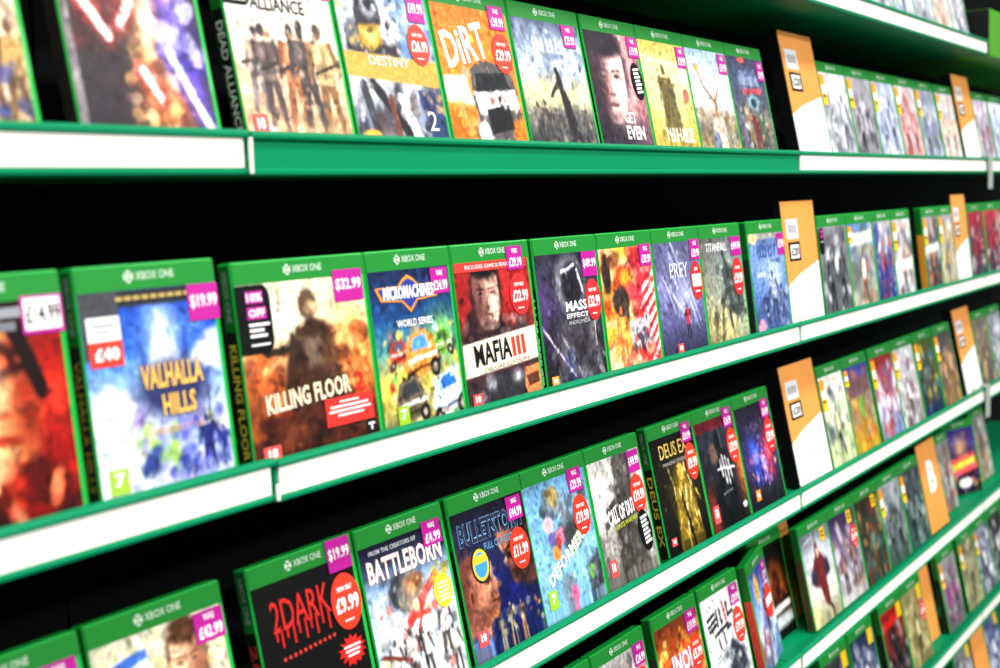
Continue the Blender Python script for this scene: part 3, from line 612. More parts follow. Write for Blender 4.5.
def blue_knights(c):
    c.grad([(0, (84, 106, 150)), (.3, (120, 150, 200)), (.6, (90, 120, 176)), (1, (70, 84, 130))]); c.noise(.12, 9); c.glow(.62, .45, .25, .25, (206, 226, 250), .8)
    c.late.append(lambda: (c.lett(.22, .13, .80, .24, (50, 74, 140), 7), c.lett(.55, .27, .88, .31, (46, 60, 110), 8), c.lett(.16, .40, .40, .44, (214, 226, 244), 5)))
    c.fig(.58, .92, .54, (64, 66, 88), (150, 160, 184), wd=1.1); c.fig(.34, .98, .40, (58, 66, 100)); c.fig(.82, .96, .42, (70, 74, 104), (100, 110, 140)); c.spl(40, (.2, .5, 1, 1), [(50, 56, 90), (150, 170, 206), (110, 130, 176), (206, 214, 230)], .012, .04, .65)
    c.el(.14, .94, .10, .08, (222, 150, 170), .4); c.poly([(0, 0), (1, 0), (1, .06), (0, .06)], (150, 150, 140)); c.el(.12, .05, .12, .06, (226, 210, 150), .3)
def football(c):
    c.grad([(0, (200, 196, 176)), (.5, (190, 186, 160)), (1, (160, 150, 110))]); c.noise(.14, 22); c.spl(50, (0, 0, 1, .8), [(226, 222, 206), (150, 146, 130), (206, 200, 120), (236, 230, 150)], .02, .06, .5)
    c.poly([(.42, .55), (.52, .42), (.80, .40), (.96, .52), (1, 1), (.40, 1)], (36, 38, 44), 1, .03); c.face(.68, .26, .26, .40, (226, 180, 150), (140, 90, 70), (90, 62, 44), -1); c.poly([(.60, .44), (.78, .42), (.72, .7)], (236, 210, 40)); c.poly([(.14, .12), (.38, .08), (.40, .34), (.16, .38)], (70, 110, 190)); c.poly([(.18, .18), (.36, .15), (.36, .22), (.18, .25)], (220, 228, 240))
def dark_drip(c):
    c.grad([(0, (16, 12, 14)), (1, (20, 14, 14))]); c.glow(.45, .92, .30, .22, (240, 140, 40), .95); c.glow(.45, .98, .15, .12, (255, 214, 120), .9); c.poly([(.34, 1), (.38, .80), (.44, .74), (.52, .80), (.56, 1)], (24, 18, 18)); c.el(.45, .73, .05, .05, (24, 18, 18), .3)
    c.el(.76, .80, .09, .10, (230, 226, 224), .3); c.spl(10, (.68, .72, .84, .9), [(40, 34, 34), (250, 250, 250)], .015, .03, .8); c.glow(.9, .06, .3, .2, (60, 16, 14), .5)
def white_brawl(c):
    c.grad([(0, (24, 30, 50)), (.16, (60, 74, 100)), (.30, (140, 166, 196)), (.55, (196, 208, 222)), (1, (206, 206, 208))]); c.spl(20, (0, .4, 1, 1), [(226, 232, 240), (170, 186, 206)], .06, .12, .5)
    c.el(.38, .36, .14, .13, (60, 64, 70), .3); c.el(.50, .40, .16, .14, (150, 130, 116), .4); c.el(.56, .32, .10, .06, (140, 100, 70), .4); c.ln(.42, .58, .80, .34, .04, (224, 60, 60), .9, .03); c.ln(.66, .40, .36, .92, .016, (220, 80, 70)); c.ln(.42, .56, .66, .56, .02, (220, 70, 60))
    c.spl(60, (.05, .32, 1, 1), [(250, 250, 250), (60, 60, 66), (206, 70, 60), (160, 150, 140), (220, 200, 130), (110, 120, 130)], .012, .045, .7)
    for x, b, h in ((.18, .98, .34), (.38, 1.02, .42), (.56, 1.0, .36), (.80, .92, .40), (.90, 1.04, .34)): c.fig(x, b, h, (90, 84, 84), (206, 200, 196), c.r.uniform(-.1, .1), wd=1.1)
    c.ln(.06, .72, .36, .82, .014, (120, 60, 50)); c.ln(.5, .66, .54, .96, .012, (40, 40, 46)); c.spl(12, (.75, .25, 1, .4), [(200, 170, 60), (150, 130, 60)], .02, .04, .8)
def face_off(c):
    c.grad([(0, (34, 34, 50)), (.35, (44, 48, 82)), (.7, (26, 36, 100)), (1, (30, 40, 86))]); c.noise(.1, 10)
    sk, md, sh, hl = (206, 142, 112), (166, 104, 82), (86, 48, 42), (250, 206, 180)
    L = [(-.02, .40), (.12, .33), (.28, .35), (.40, .43), (.405, .50), (.40, .525), (.49, .605), (.425, .64), (.445, .675), (.43, .70), (.44, .735), (.40, .80), (.26, .85), (.24, 1), (-.02, 1)]
    c.poly(L, md, 1, .015); c.poly([(x - .06 if x > .3 else x, y) for x, y in L], sk, .8, .10); c.el(.04, .58, .12, .28, sh, 1.2, 0, .8); c.el(.10, .62, .045, .075, (150, 90, 72), .5); c.el(.10, .62, .02, .045, sh, .6)
    c.el(.335, .535, .06, .025, sh, .8, -8); c.ln(.26, .49, .40, .505, .013, (60, 34, 30), .9, .008); c.ln(.40, .43, .395, .51, .010, hl, .9, soft=.03); c.ln(.405, .53, .478, .60, .010, hl, .9, soft=.03); c.el(.36, .65, .03, .07, sh, 1, 20, .5); c.ln(.34, .705, .425, .70, .008, sh); c.el(.24, .78, .16, .06, sh, 1.1, -15, .7); c.el(.16, .38, .16, .05, sh, 1, -5, .5); c.el(.30, .42, .07, .05, hl, 1.2, 0, .6)
    Rr = [(.53, .27), (.64, .16), (.88, .16), (1.02, .26), (1.02, .68), (.84, .68), (.78, .62), (.70, .655), (.655, .61), (.66, .575), (.64, .55), (.655, .52), (.585, .475), (.635, .415), (.60, .385), (.55, .34)]
    c.poly(Rr, (150, 94, 76), 1, .015); c.poly([(x + .05 if x < .7 else x, y) for x, y in Rr], (176, 112, 90), .8, .08); c.el(.98, .40, .24, .30, (50, 32, 36), 1, 0, .9); c.el(.80, .18, .26, .07, (34, 26, 30), .6, 6); c.el(.68, .43, .06, .022, (50, 28, 28), .7, 10); c.ln(.60, .385, .74, .36, .013, (36, 22, 22), .9); c.ln(.55, .32, .60, .385, .009, hl, .7, soft=.03); c.ln(.60, .465, .632, .43, .008, hl, .8, soft=.03); c.el(.78, .60, .13, .06, (56, 34, 32), .9, 20, .85); c.ln(.66, .555, .74, .565, .007, (60, 30, 30))
    c.poly([(0, .92), (.10, .86), (.22, .89), (.26, 1), (0, 1)], (50, 110, 180), .9, .03); c.fig(.40, 1.02, .20, (150, 140, 110)); c.fig(.55, 1.0, .24, (170, 160, 120), (120, 110, 90)); c.fig(.70, 1.0, .22, (140, 110, 80)); c.spl(40, (.3, .80, 1, 1), [(200, 190, 150), (80, 80, 90), (226, 140, 60), (50, 60, 120)], .012, .035, .7)
def sky_blobs(c):
    c.grad([(0, (104, 156, 196)), (.5, (120, 180, 218)), (1, (122, 180, 216))]); c.spl(12, (0, .3, 1, 1), [(144, 196, 224), (108, 166, 206)], .08, .16, .5)
    c.spl(46, (.25, .10, .95, .62), [(70, 76, 84), (110, 116, 126), (150, 158, 168), (60, 64, 72)], .03, .08, .8); c.el(.42, .13, .09, .08, (170, 150, 96), .3); c.el(.36, .10, .04, .03, (120, 100, 60), .3); c.el(.28, .34, .08, .07, (206, 176, 190), .3); c.el(.44, .46, .09, .07, (190, 120, 150), .4); c.el(.34, .58, .06, .06, (232, 140, 60), .3); c.el(.40, .50, .04, .05, (200, 60, 60), .4); c.el(.30, .46, .05, .05, (100, 90, 160), .3); c.el(.62, .5, .12, .12, (64, 66, 74), .3); c.ln(.56, .60, .86, .40, .02, (110, 190, 60)); c.ln(.60, .64, .84, .50, .012, (150, 214, 80))
    c.el(.44, .90, .12, .14, (120, 138, 156), .3); c.el(.50, .94, .06, .07, (216, 100, 150), .4); c.poly([(.78, .78), (1, .66), (1, 1), (.76, 1)], (66, 72, 82), .95, .04); c.el(.84, .84, .05, .06, (120, 200, 70), .4); c.spl(20, (.75, .7, 1, 1), [(50, 54, 62), (110, 116, 126)], .02, .05, .7)
def grey_soldier(c):
    c.grad([(0, (190, 188, 184)), (.3, (214, 212, 208)), (.6, (150, 146, 142)), (1, (110, 106, 102))]); c.noise(.08, 12); c.glow(.1, .4, .25, .25, (240, 238, 234), .8); c.glow(.9, .8, .3, .3, (210, 206, 200), .6)
    c.poly([(.30, 1), (.30, .62), (.42, .44), (.40, .30), (.52, 0), (.80, 0), (.76, .34), (.84, .46), (.86, 1)], (78, 74, 72), 1, .04); c.el(.58, .12, .14, .18, (96, 92, 88), .3); c.ln(.22, .44, .52, .34, .028, (70, 68, 68)); c.ln(.16, .56, .40, .46, .03, (60, 60, 60)); c.spl(70, (.28, .05, .86, 1), [(52, 50, 50), (120, 116, 110), (150, 146, 140), (86, 82, 78)], .015, .05, .6); c.spl(20, (0, .6, .3, .9), [(170, 166, 160), (120, 116, 112)], .03, .07, .5)
def gold_shards(c):
    c.grad([(0, (26, 24, 20)), (.5, (34, 32, 26)), (1, (24, 26, 22))]); c.spl(50, (0, .2, 1, 1), [(70, 74, 66), (110, 110, 90), (40, 44, 40)], .006, .018, .8)
    c.glow(.52, .55, .28, .34, (150, 122, 40), .75); c.poly([(.30, 1), (.36, .6), (.46, .42), (.56, .30), (.68, .46), (.78, .62), (.84, 1)], (150, 124, 44), .9, .05)
    for i in range(44):
        x = c.r.uniform(.26, .84); y = c.r.uniform(.30, .95); c.ln(x, y, x + c.r.uniform(-.08, .08), y + c.r.uniform(.05, .16), .012, [(240, 206, 90), (96, 74, 24), (255, 240, 170), (40, 32, 16)][i % 4], .85, .003)
    c.el(.56, .36, .08, .08, (206, 170, 80), .3); c.el(.84, .38, .12, .07, (222, 150, 50), .3); c.ln(.62, .5, .50, .95, .016, (250, 240, 190), .9, .006); c.ln(.5, .6, .60, 1, .02, (30, 26, 20))
def dark_glyph(c):
    c.grad([(0, (110, 40, 50)), (.10, (104, 38, 48)), (.11, (56, 58, 70)), (.5, (40, 42, 52)), (1, (34, 36, 40))]); c.noise(.12, 10); c.glow(.98, .55, .16, .4, (226, 116, 60), .9); c.glow(.1, .9, .16, .3, (180, 60, 50), .7)
    c.poly([(.26, .98), (.30, .54), (.40, .34), (.62, .34), (.74, .56), (.78, .98)], (28, 30, 36), .95, .05); c.el(.34, .34, .10, .10, (110, 90, 80), .4); c.el(.50, .24, .10, .12, (34, 36, 44), .3); c.ln(.56, .14, .58, .30, .012, (90, 96, 110)); c.spl(20, (.2, .4, .8, .9), [(60, 62, 70), (24, 26, 30)], .03, .07, .5)
    for x, y0, y1 in ((.46, .42, .58), (.53, .38, .66), (.60, .40, .68), (.67, .44, .62)): c.ln(x, y0, x + .03, y1, .011, (246, 246, 250))
    c.ln(.38, .50, .80, .54, .010, (240, 240, 246)); c.ln(.42, .76, .66, .74, .007, (170, 170, 176)); c.el(.90, .94, .05, .03, (240, 240, 240), .2)
def neon_trio(c):
    c.grad([(0, (46, 44, 60)), (.3, (50, 48, 68)), (.6, (70, 54, 96)), (1, (40, 40, 50))]); c.glow(.32, .50, .2, .22, (70, 96, 220), .8); c.glow(.70, .55, .18, .26, (214, 70, 110), .8)
    c.fig(.36, .84, .46, (60, 80, 190), (110, 130, 236), wd=1.2); c.fig(.56, .88, .40, (150, 120, 210), (190, 170, 240)); c.fig(.74, .84, .48, (150, 50, 80), (220, 90, 110), wd=1.2); c.spl(36, (.2, .36, .9, .85), [(236, 170, 170), (120, 140, 240), (60, 40, 90), (240, 110, 110)], .012, .035, .7); c.spl(16, (.25, .18, .7, .30), [(110, 96, 130), (130, 110, 150)], .02, .04, .6, .5); c.spl(20, (0, .84, 1, 1), [(60, 60, 70), (40, 40, 48)], .03, .06, .6)
def fire_crowd(c):
    c.grad([(0, (120, 60, 30)), (.4, (200, 110, 50)), (1, (150, 40, 40))]); c.spl(90, (0, 0, 1, 1), [(246, 190, 70), (90, 40, 24), (230, 120, 50), (180, 60, 40), (250, 220, 120)], .02, .06, .7)
    c.el(.5, .62, .4, .16, (226, 110, 130), .5, 0, .8)
def pale_ink(c):
    c.grad([(0, (226, 226, 226)), (.5, (214, 214, 216)), (1, (170, 174, 184))]); c.noise(.05, 10); c.poly([(.50, .62), (.62, .50), (.74, .58), (.86, .66), (.96, 1), (.34, 1), (.44, .8)], (52, 56, 70), .95, .05); c.spl(40, (.3, .6, 1, 1), [(40, 44, 56), (120, 124, 136), (200, 202, 206)], .02, .06, .6)
    for x0, y0, x1, y1 in ((.10, .22, .28, .18), (.10, .28, .30, .24), (.12, .33, .30, .30), (.34, .18, .34, .32), (.42, .17, .43, .30), (.62, .14, .62, .27), (.62, .27, .74, .25), (.22, .40, .60, .35), (.30, .44, .32, .54), (.44, .42, .46, .52), (.55, .40, .66, .38)): c.ln(x0, y0, x1, y1, .018, (26, 26, 30))
    c.ln(.52, .12, .55, .30, .022, (206, 44, 44)); c.ln(.16, .62, .46, .56, .008, (130, 130, 134)); c.ln(.18, .66, .42, .61, .008, (130, 130, 134))
def blue_leap(c):
    c.grad([(0, (60, 80, 170)), (.4, (130, 160, 206)), (.7, (206, 216, 230)), (1, (90, 120, 160))]); c.spl(40, (0, .1, 1, 1), [(190, 206, 230), (70, 90, 160), (230, 236, 244), (150, 60, 70)], .03, .09, .6, 2); c.fig(.56, .86, .6, (60, 54, 80), (170, 50, 60), .1); c.el(.30, .2, .12, .16, (206, 170, 90), .5)
def amber_dark(c):
    c.grad([(0, (26, 20, 14)), (.5, (60, 36, 14)), (1, (20, 18, 18))]); c.glow(.62, .42, .26, .22, (236, 150, 40), .9); c.el(.62, .44, .14, .2, (110, 60, 20), .5); c.ln(.4, .76, .9, .74, .035, (236, 236, 232)); c.poly([(.3, .84), (.95, .82), (.95, .96), (.3, .98)], (170, 174, 176)); c.spl(20, (.2, .2, 1, .7), [(200, 120, 30), (40, 26, 14), (150, 90, 30)], .02, .06, .6)
def caped(c):
    c.grad([(0, (110, 114, 130)), (.3, (170, 174, 184)), (.7, (206, 204, 196)), (1, (150, 146, 120))]); c.noise(.08, 9); c.glow(.5, .35, .35, .3, (226, 228, 232), .7); c.poly([(.44, .16), (.50, .10), (.56, .24), (.72, .38), (.78, .54), (.66, .60), (.66, .88), (.50, .92), (.40, .66), (.22, .62), (.26, .40), (.40, .28)], (110, 44, 48), 1, .02); c.el(.26, .52, .10, .10, (50, 54, 74), .4); c.el(.74, .48, .09, .10, (50, 54, 74), .4); c.ln(.60, .88, .70, .98, .03, (70, 40, 40)); c.el(.5, .26, .05, .06, (206, 180, 160), .4); c.ln(.08, .10, .42, .05, .012, (214, 214, 220)); c.glow(.12, .95, .2, .12, (236, 226, 150), .8)
def sunset_title(c):
    c.grad([(0, (60, 50, 120)), (.3, (90, 70, 130)), (.6, (60, 40, 50)), (1, (40, 34, 60))]); c.glow(.5, .30, .22, .2, (236, 190, 120), .8); c.poly([(.10, .50), (.9, .42), (.96, .70), (.14, .78)], (240, 90, 90), 1, .04); c.poly([(.14, .58), (.9, .50), (.92, .60), (.16, .68)], (250, 206, 70)); c.spl(40, (.05, .1, .95, 1), [(250, 190, 80), (60, 40, 60), (240, 110, 120), (150, 120, 200)], .02, .06, .6); c.el(.5, .9, .2, .08, (236, 236, 244), .4)
def collage(top, bot, acc, nfig=2, band=None, seed=None):
    top, bot = tuple(v * .86 for v in top), tuple(v * .86 for v in bot)
    def f(c):
        c.grad([(0, top), (.45, tuple((np.array(top) * .5 + np.array(bot) * .5).tolist())), (1, bot)]); c.noise(.10, 9)
        c.spl(26, (0, .08, 1, 1), acc, .03, .10, .6, 1.6)
        for i in range(nfig): c.fig((i + .7) / (nfig + .4), .96 - .05 * (i % 2), c.r.uniform(.5, .7), tuple((np.array(acc[0]) * .6).tolist()), acc[-1], c.r.uniform(-.08, .08), wd=1.0)
        c.spl(22, (.05, .3, .95, 1), acc, .015, .05, .7)
        if band: c.poly([(.06, band[0]), (.94, band[0] - .03), (.94, band[1] - .03), (.06, band[1])], band[2], .9, .04)
    return f

# ------------------------------------------------------------------ top full row
W_, K_ = (252, 252, 252), (14, 14, 16)
def outl(cs, s, x0, y0, x1, y1, c, oc, bold=.01, rot=0, shear=0, o=.014):
    T(cs, s, x0 - .6, y0 - .6, x1 + .6, y1 + .6, oc, bold + o, .0004, rot, shear); T(cs, s, x0, y0, x1, y1, c, bold, .0007, rot, shear)

game_case(1, -.306, tan_crowd, 'game case with a pale tan crowd scene, cut off at the upper left edge', res=HI)
game_case(1, -.139, streak_battle, 'game case with white light streaks over orange and violet glow on dark ground', res=HI, spine=(40, 30, 34))
def dec(r, cs):
    T(cs, 'DEAD', 34, 24, 92, 37, (50, 50, 52), .008); T(cs, 'ALLIANCE', 30, 43, 96, 56, (50, 48, 52), .008)
    offtab(r, 0, 24, 30, 30); pink(r, '£34.99'); age(cs, '18', (226, 90, 90))
game_case(1, .024, dust_squad, 'game case with soldiers walking in pale dust and a black spine with white lettering', res=HI, spine=(14, 16, 16), spine_text=('DEAD ALLIANCE', (190, 196, 192)), deco=dec)
def dec(r, cs):
    T(cs, 'DESTINY', 34, 86, 94, 95, W_, .0); T(cs, '2', 108, 138, 122, 158, W_, .0)
    pink(r, '£49.99', True, 106, 18, 26, 28); redd(r, '£26.99', 98, 48, 33, 43)
game_case(1, .163, gold_astronaut, 'game case with a gold band across an armoured figure, tagged £26.99', res=HI, wd=.143, deco=dec)
def dec(r, cs):
    T(cs, 'DiRT', 14, 50, 92, 90, W_, .012, rot=12); T(cs, '4', 12, 126, 30, 150, (255, 170, 90), .0)
    pink(r, '£39.99', False, 102, 13, 28, 27); redd(r, '£29.99', 98, 44, 36, 46)
game_case(1, .3085, rally, 'orange game case cover with a rally car, tagged £29.99', res=HI, wd=.141, deco=dec)
def dec5(r, cs):
    pink(r, '£29.99', False, 106, 20, 27, 28)
game_case(1, .4525, stormy_coast, 'game case with a dark cloaked figure against a stormy pale sky', wd=.150, deco=dec5)
def dec(r, cs):
    T(cs, 'GET', 64, 122, 94, 137, W_, .014); T(cs, 'EVEN', 64, 140, 110, 158, W_, .014)
    pink(r, '£19.99', False, 106, 20, 27, 28); blackoval(r, 104, 56, 30, 50)
game_case(1, .609, half_face, 'game case with a half-shadowed face, pink haze and white block title', deco=dec)
def decy(r, cs):
    pink(r, '£29.99', False, 106, 22, 26, 30)
game_case(1, .746, golden_guard, 'yellow game case cover with a dark armoured guard', fin=dict(sat=.78, con=1.15), deco=decy)
def dec(r, cs): pink(r, '£39.99', False, 102, 22, 28, 30)
game_case(1, .8825, antlers, 'game case with a bare forked branch against a pale blue sky', deco=dec)
def dec(r, cs): pink(r, '£19.99', False, 106, 24, 24, 30)
game_case(1, 1.0185, team_navy, 'navy game case cover with a group of figures below a red bar', deco=dec)

TAGTXT = ((214, 216, 220), (120, 124, 130))
def divider(row, X, label, wd=.148, h=.203, fwd=0.0, solid=False, price='£20', lean=None, th=.022, letter=None):
    a = R(LEAN[row] if lean is None else lean)
    o = empty('divider_card', (X, YB[row] - fwd, zrow(row) + FLOORZ + th * math.sin(a) + .0004)); o.rotation_euler = (-a, 0, 0)
    tag(o, label, 'divider card', 'orange divider cards')
    box('holder', 0, wd, .0006, th, 0, h, M_BLACK2, o, .0012)
    cut0, cut1 = h * .36, h * .52
    if solid:
        mesh_obj('orange_field', plate_mesh([(.001, .001), (wd - .001, .001), (wd - .001, h - .001), (.001, h - .001)], .0006, 'orange_field'), o, M_ORANGE, (0, .0006, 0))
        if letter: mesh_obj('lettering', text_mesh(letter, .02), o, M_CARDW, (wd * .34, -.0004, h * .42), (wd * .40, 1, h * .36))
        return o
    mesh_obj('orange_field', plate_mesh([(.001, cut0), (wd * .35, cut0 + (cut1 - cut0) * .45), (wd - .001, cut1), (wd - .001, h - .001), (.001, h - .001)], .0006, 'orange_field'), o, M_ORANGE, (0, .0006, 0))
    mesh_obj('white_field', plate_mesh([(.001, .001), (wd - .001, .001), (wd - .001, cut1), (wd * .35, cut0 + (cut1 - cut0) * .45), (.001, cut0)], .0006, 'white_field'), o, M_CARDW, (0, .0006, 0))
    lb = mesh_obj('offer_label', U_QUAD, o, ink((222, 222, 226)), (wd * .10, -.0001, h * .71), (wd * .34, 1, h * .15))
    for i in range(4): mesh_obj('print_bar', U_QUAD, lb, M_GREYI, (.14 + .19 * i, -.0003, .3), (.13, .5, .42))
    fr = mesh_obj('price_frame', U_QUAD, o, M_BLK, (wd * .12, -.0001, h * .54), (wd * .34, 1, h * .145))
    pw = mesh_obj('price_panel', U_QUAD, fr, M_CARDW, (.14, -.0003, .14), (.72, 1, .72))
    mesh_obj('price_lettering', text_mesh(price, .012), fr, M_BLK, (.2, -.0010, .28), (.6, 1, .44))
    return o
divider(1, 1.243, 'tall orange and white price divider standing on the top full shelf at the bay joint', h=.208)
divider(1, 2.262, 'tall pale orange divider on the top full shelf, farther along the right bay', wd=.140, h=.202)

ORD = ['first', 'second', 'third', 'fourth', 'fifth', 'sixth', 'seventh']
def orn(r, cs): ornsticker(r)
def ornm(r, cs): ornsticker(r, 2, 24, 18, 30)
def bandless(r, cs): pass
PAL = {
 'silver': ((214, 214, 222), (190, 192, 202), [(120, 124, 136), (232, 234, 240), (90, 92, 104), (206, 208, 216)]),
 'ash': ((170, 168, 178), (150, 148, 156), [(70, 66, 74), (206, 206, 214), (110, 96, 96), (160, 158, 170)]),
 'sky': ((176, 184, 206), (196, 206, 222), [(110, 120, 150), (230, 236, 246), (200, 190, 150), (150, 160, 190)]),
 'rose': ((206, 190, 194), (214, 180, 182), [(190, 90, 90), (240, 232, 234), (150, 80, 84), (220, 150, 150)]),
 'slate': ((150, 158, 172), (176, 184, 204), [(80, 90, 110), (206, 214, 232), (170, 150, 110), (120, 130, 160)]),
 'peach': ((200, 200, 206), (226, 214, 206), [(206, 150, 120), (246, 240, 238), (120, 120, 136), (226, 180, 160)]),
}
k = [('silver', 'silver-grey'), ('ash', 'ash-grey'), ('sky', 'hazy sky-blue'), ('rose', 'red and white'), ('slate', 'slate-blue'), ('peach', 'pale peach')]
for i, (p, d) in enumerate(k):
    game_case(1, (1.394, 1.532, 1.670, 1.810, 1.952, 2.100)[i], collage(*PAL[p]), '%s game case with orange tag, %s right of near divider, top full shelf' % (d, ORD[i]), res=LO, deco=orn)
game_case(1, 2.412, collage((190, 180, 200), (206, 206, 212), [(110, 100, 120), (236, 236, 240), (160, 90, 110)]), 'mauve-grey game case, first beyond the far divider on the top full shelf', res=LO)
game_case(1, 2.562, collage((214, 222, 240), (190, 206, 236), [(130, 150, 190), (240, 246, 252), (90, 100, 130)]), 'pale blue game case, second beyond the far divider on the top full shelf', res=LO)
game_case(1, 2.702, collage((206, 214, 232), (196, 206, 226), [(120, 130, 170), (240, 246, 252), (90, 100, 130)]), 'pale blue game case at the right edge of the top full shelf', res=LO)

# ------------------------------------------------------------------ highest row (only the feet of the covers show)
k = [('ash', 'dark grey'), ('silver', 'silver'), ('sky', 'lilac grey'), ('silver', 'white and grey'), ('peach', 'cream'), ('silver', 'white')]
for i, (p, d) in enumerate(k):
    game_case(0, (1.478, 1.614, 1.752, 1.889, 2.026, 2.163)[i] - .008, collage(*PAL[p], nfig=1), '%s game case on the highest shelf, %s from its right end' % (d, ['sixth', 'fifth', 'fourth', 'third', 'second', 'first'][i]), res=LO)

# ------------------------------------------------------------------ second full row
def dec0(r, cs):
    sticker(cs, 'quad', 62, 24, 104, 31, (150, 152, 160), (), .0004, name='title_print'); sticker(cs, 'quad', 62, 34, 96, 40, (120, 122, 130), (), .0004, name='title_print')
    sticker(r, 'quad', 101, 17, 134, 44, M_MAG, [(None, .06, .07, .94, .90, M_WHITE, 0), ('£14.99', .10, .24, .92, .74, M_BLK, .012)], .0010)
game_case(2, -.308, fire_face, 'game case with a red-lit face and a handwritten white price tag', res=HI, deco=dec0)
def dec(r, cs):
    sticker(cs, 'quad', 5, 38, 34, 56, (238, 238, 238), [(None, .15, .3, .85, .42, M_GREYI, 0), (None, .15, .55, .7, .66, M_GREYI, 0)], .0004, name='retail_label')
    sticker(cs, 'quad', 5, 56, 34, 75, M_RED, [('£40', .14, .24, .88, .76, M_WHITE, .016)], .0004, name='retail_label')
    for i in range(9): sticker(cs, 'quad', 33 + 8 * i, 24.5, 39 + 8 * i, 27.5, (196, 170, 96), (), .0004, name='print_bar')
    outl(cs, 'VALHALLA', 47, 78, 106, 97, (240, 190, 96), (44, 34, 50), .016); outl(cs, 'HILLS', 64, 102, 96, 119, (240, 190, 96), (44, 34, 50), .016)
    pink(r, '$19.99', True, 100, 20, 31, 29); age(cs, '7', (160, 196, 60), 8, 151, 17, 19)
game_case(2, -.1615, snow_peak, 'blue and white fantasy game case with gold lettering, tagged $19.99', fwd=0, fin=dict(con=1.15), res=HI, spine=(30, 30, 28), spine_text=('VALHALLA HILLS', (150, 120, 50)), deco=dec, wd=.132)
def dec(r, cs):
    outl(cs, 'KILLING FLOOR', 20, 114, 124, 131, (250, 232, 200), (60, 30, 20), .014, 3); T(cs, '2', 129, 108, 143, 126, (206, 40, 30), .01)
    sticker(cs, 'quad', 88, 128, 150, 153, (222, 50, 44), [(None, .3, .14, .7, .2, M_WHITE, 0), (None, .1, .3, .9, .37, M_WHITE, 0), (None, .06, .46, .94, .53, M_WHITE, 0), (None, .24, .62, .78, .69, M_WHITE, 0)], .0005, name='notice_panel')
    age(cs, '18', (226, 84, 84), 10, 157, 20, 14); pink(r, '$32.99', True, 117, 14, 38, 29); offtab(r, 0, 20, 38, 58)
    sticker(r, 'quad', 138, 154, 152, 166, (20, 20, 22), [(None, .2, .25, .8, .4, M_WHITE, 0), (None, .42, .4, .58, .8, M_WHITE, 0)], .0005, name='maker_mark')
game_case(2, -.012, ember_gunman, 'wide game case with a masked gunman in embers, tagged $32.99', fwd=0, wd=.162, res=(124, 120), spine=(24, 20, 20), spine_text=('KILLING FLOOR', (200, 180, 60)), deco=dec)
def dec(r, cs):
    sticker(cs, 'wing', 8, 25, 106, 62, (240, 150, 50), (), .0003, name='title_badge'); sticker(cs, 'wing', 12, 28.5, 102, 58, (40, 60, 150), (), .0006, name='title_badge')
    T(cs, 'MICROMACHINES', 18, 35, 94, 48, W_, .018, .0012, shear=.1); T(cs, 'WORLD SERIES', 34, 68, 88, 75, W_, .008); pink(r, '£24.99', False, 92, 21, 27, 26); age(cs, '7', (150, 196, 40), 20, 150, 16, 19)
game_case(2, .1515, toy_cars, 'game case with colourful toy cars and a winged orange title badge', wd=.1275, res=HI, deco=dec)
def dec(r, cs):
    sticker(cs, 'quad', 1, 19.5, 131, 29.5, (206, 60, 52), [('INCLUDES GAME & SEASON PASS', .14, .3, .92, .72, M_WHITE, .0)], .0004, name='notice_panel')
    T(cs, 'MAFIA', 20, 106, 86, 129, K_, .011, rot=3); T(cs, 'III', 88, 104, 112, 125, (214, 60, 50), .016, rot=3); T(cs, 'DELUXE EDITION', 34, 131.5, 116, 136, (150, 140, 126), .0, rot=3)
    pink(r, '£29.99', False, 95, 6, 29, 26, .0012); redd(r, '£22.99', 94, 36, 37, 46, M_RED2); age(cs, '18', (222, 80, 80), 8, 156, 16, 13)
game_case(2, .2815, crimson_portrait, 'red game case with a man\'s portrait and a cream title band, tagged £22.99', res=HI, deco=dec, wd=.1405)
def dec(r, cs):
    T(cs, 'MASS', 54, 76, 100, 88, W_, .014); T(cs, 'EFFECT', 54, 90.5, 102, 96, W_, .008); T(cs, 'ANDROMEDA', 56, 99, 104, 103.5, (190, 190, 196), .0)
    pink(r, '$49.99', True, 98, 20, 33, 30); redd(r, '£32.99', 98, 53, 35, 50, M_RED2); age(cs, '16', (240, 160, 60), 8, 158, 14, 11)
game_case(2, .4295, visor, 'dark grey game case with a helmeted figure and white title, tagged £32.99', res=HI, spine=(16, 18, 18), spine_text=('MASS EFFECT', (226, 228, 226)), deco=dec)
def dec(r, cs): pink(r, '£39.99', False, 100, 18, 29, 28)
game_case(2, .5680, flame_duel, 'game case of orange flames and red-and-white stripes', res=HI, deco=dec)
def dec(r, cs):
    T(cs, 'PREY', 40, 48, 92, 68, (226, 228, 240), .0); pink(r, '£29.99', False, 104, 18, 28, 28)
    sticker(r, 'disc', 98, 48, 132, 102, M_RED2, [(None, .12, .34, .88, .66, M_WHITE, 0), ('NOW', .35, .16, .65, .26, M_WHITE, .01), (None, .3, .76, .7, .80, M_WHITE, 0)], .0008)
    age(cs, '18', (222, 80, 80), 40, 156, 16, 13)
game_case(2, .7050, violet_shards, 'violet-blue game case of glassy shards with a small red figure', deco=dec)
def dec(r, cs):
    T(cs, 'TITANFALL', 16, 27, 84, 39, W_, .006); pink(r, '£49.99', True, 96, 20, 34, 28); redd(r, '£29.99', 94, 51, 36, 56, M_RED2)
game_case(2, .8420, mech_field, 'grey-green game case with a machine in a yellow field', deco=dec)
def dec(r, cs): pink(r, '£29.99', True, 106, 22, 26, 34)
game_case(2, 1.0030, blue_knights, 'blue game case with three cloaked figures beside the orange divider', spine=(40, 38, 44), deco=dec)
divider(2, 1.1395, 'orange and white price divider standing at the second full shelf joint', wd=.140, h=.197, fwd=.0, th=.014)
divider(2, 2.102, 'pale orange divider on the second full shelf, farther along the right bay', wd=.112, h=.192, fwd=.0)
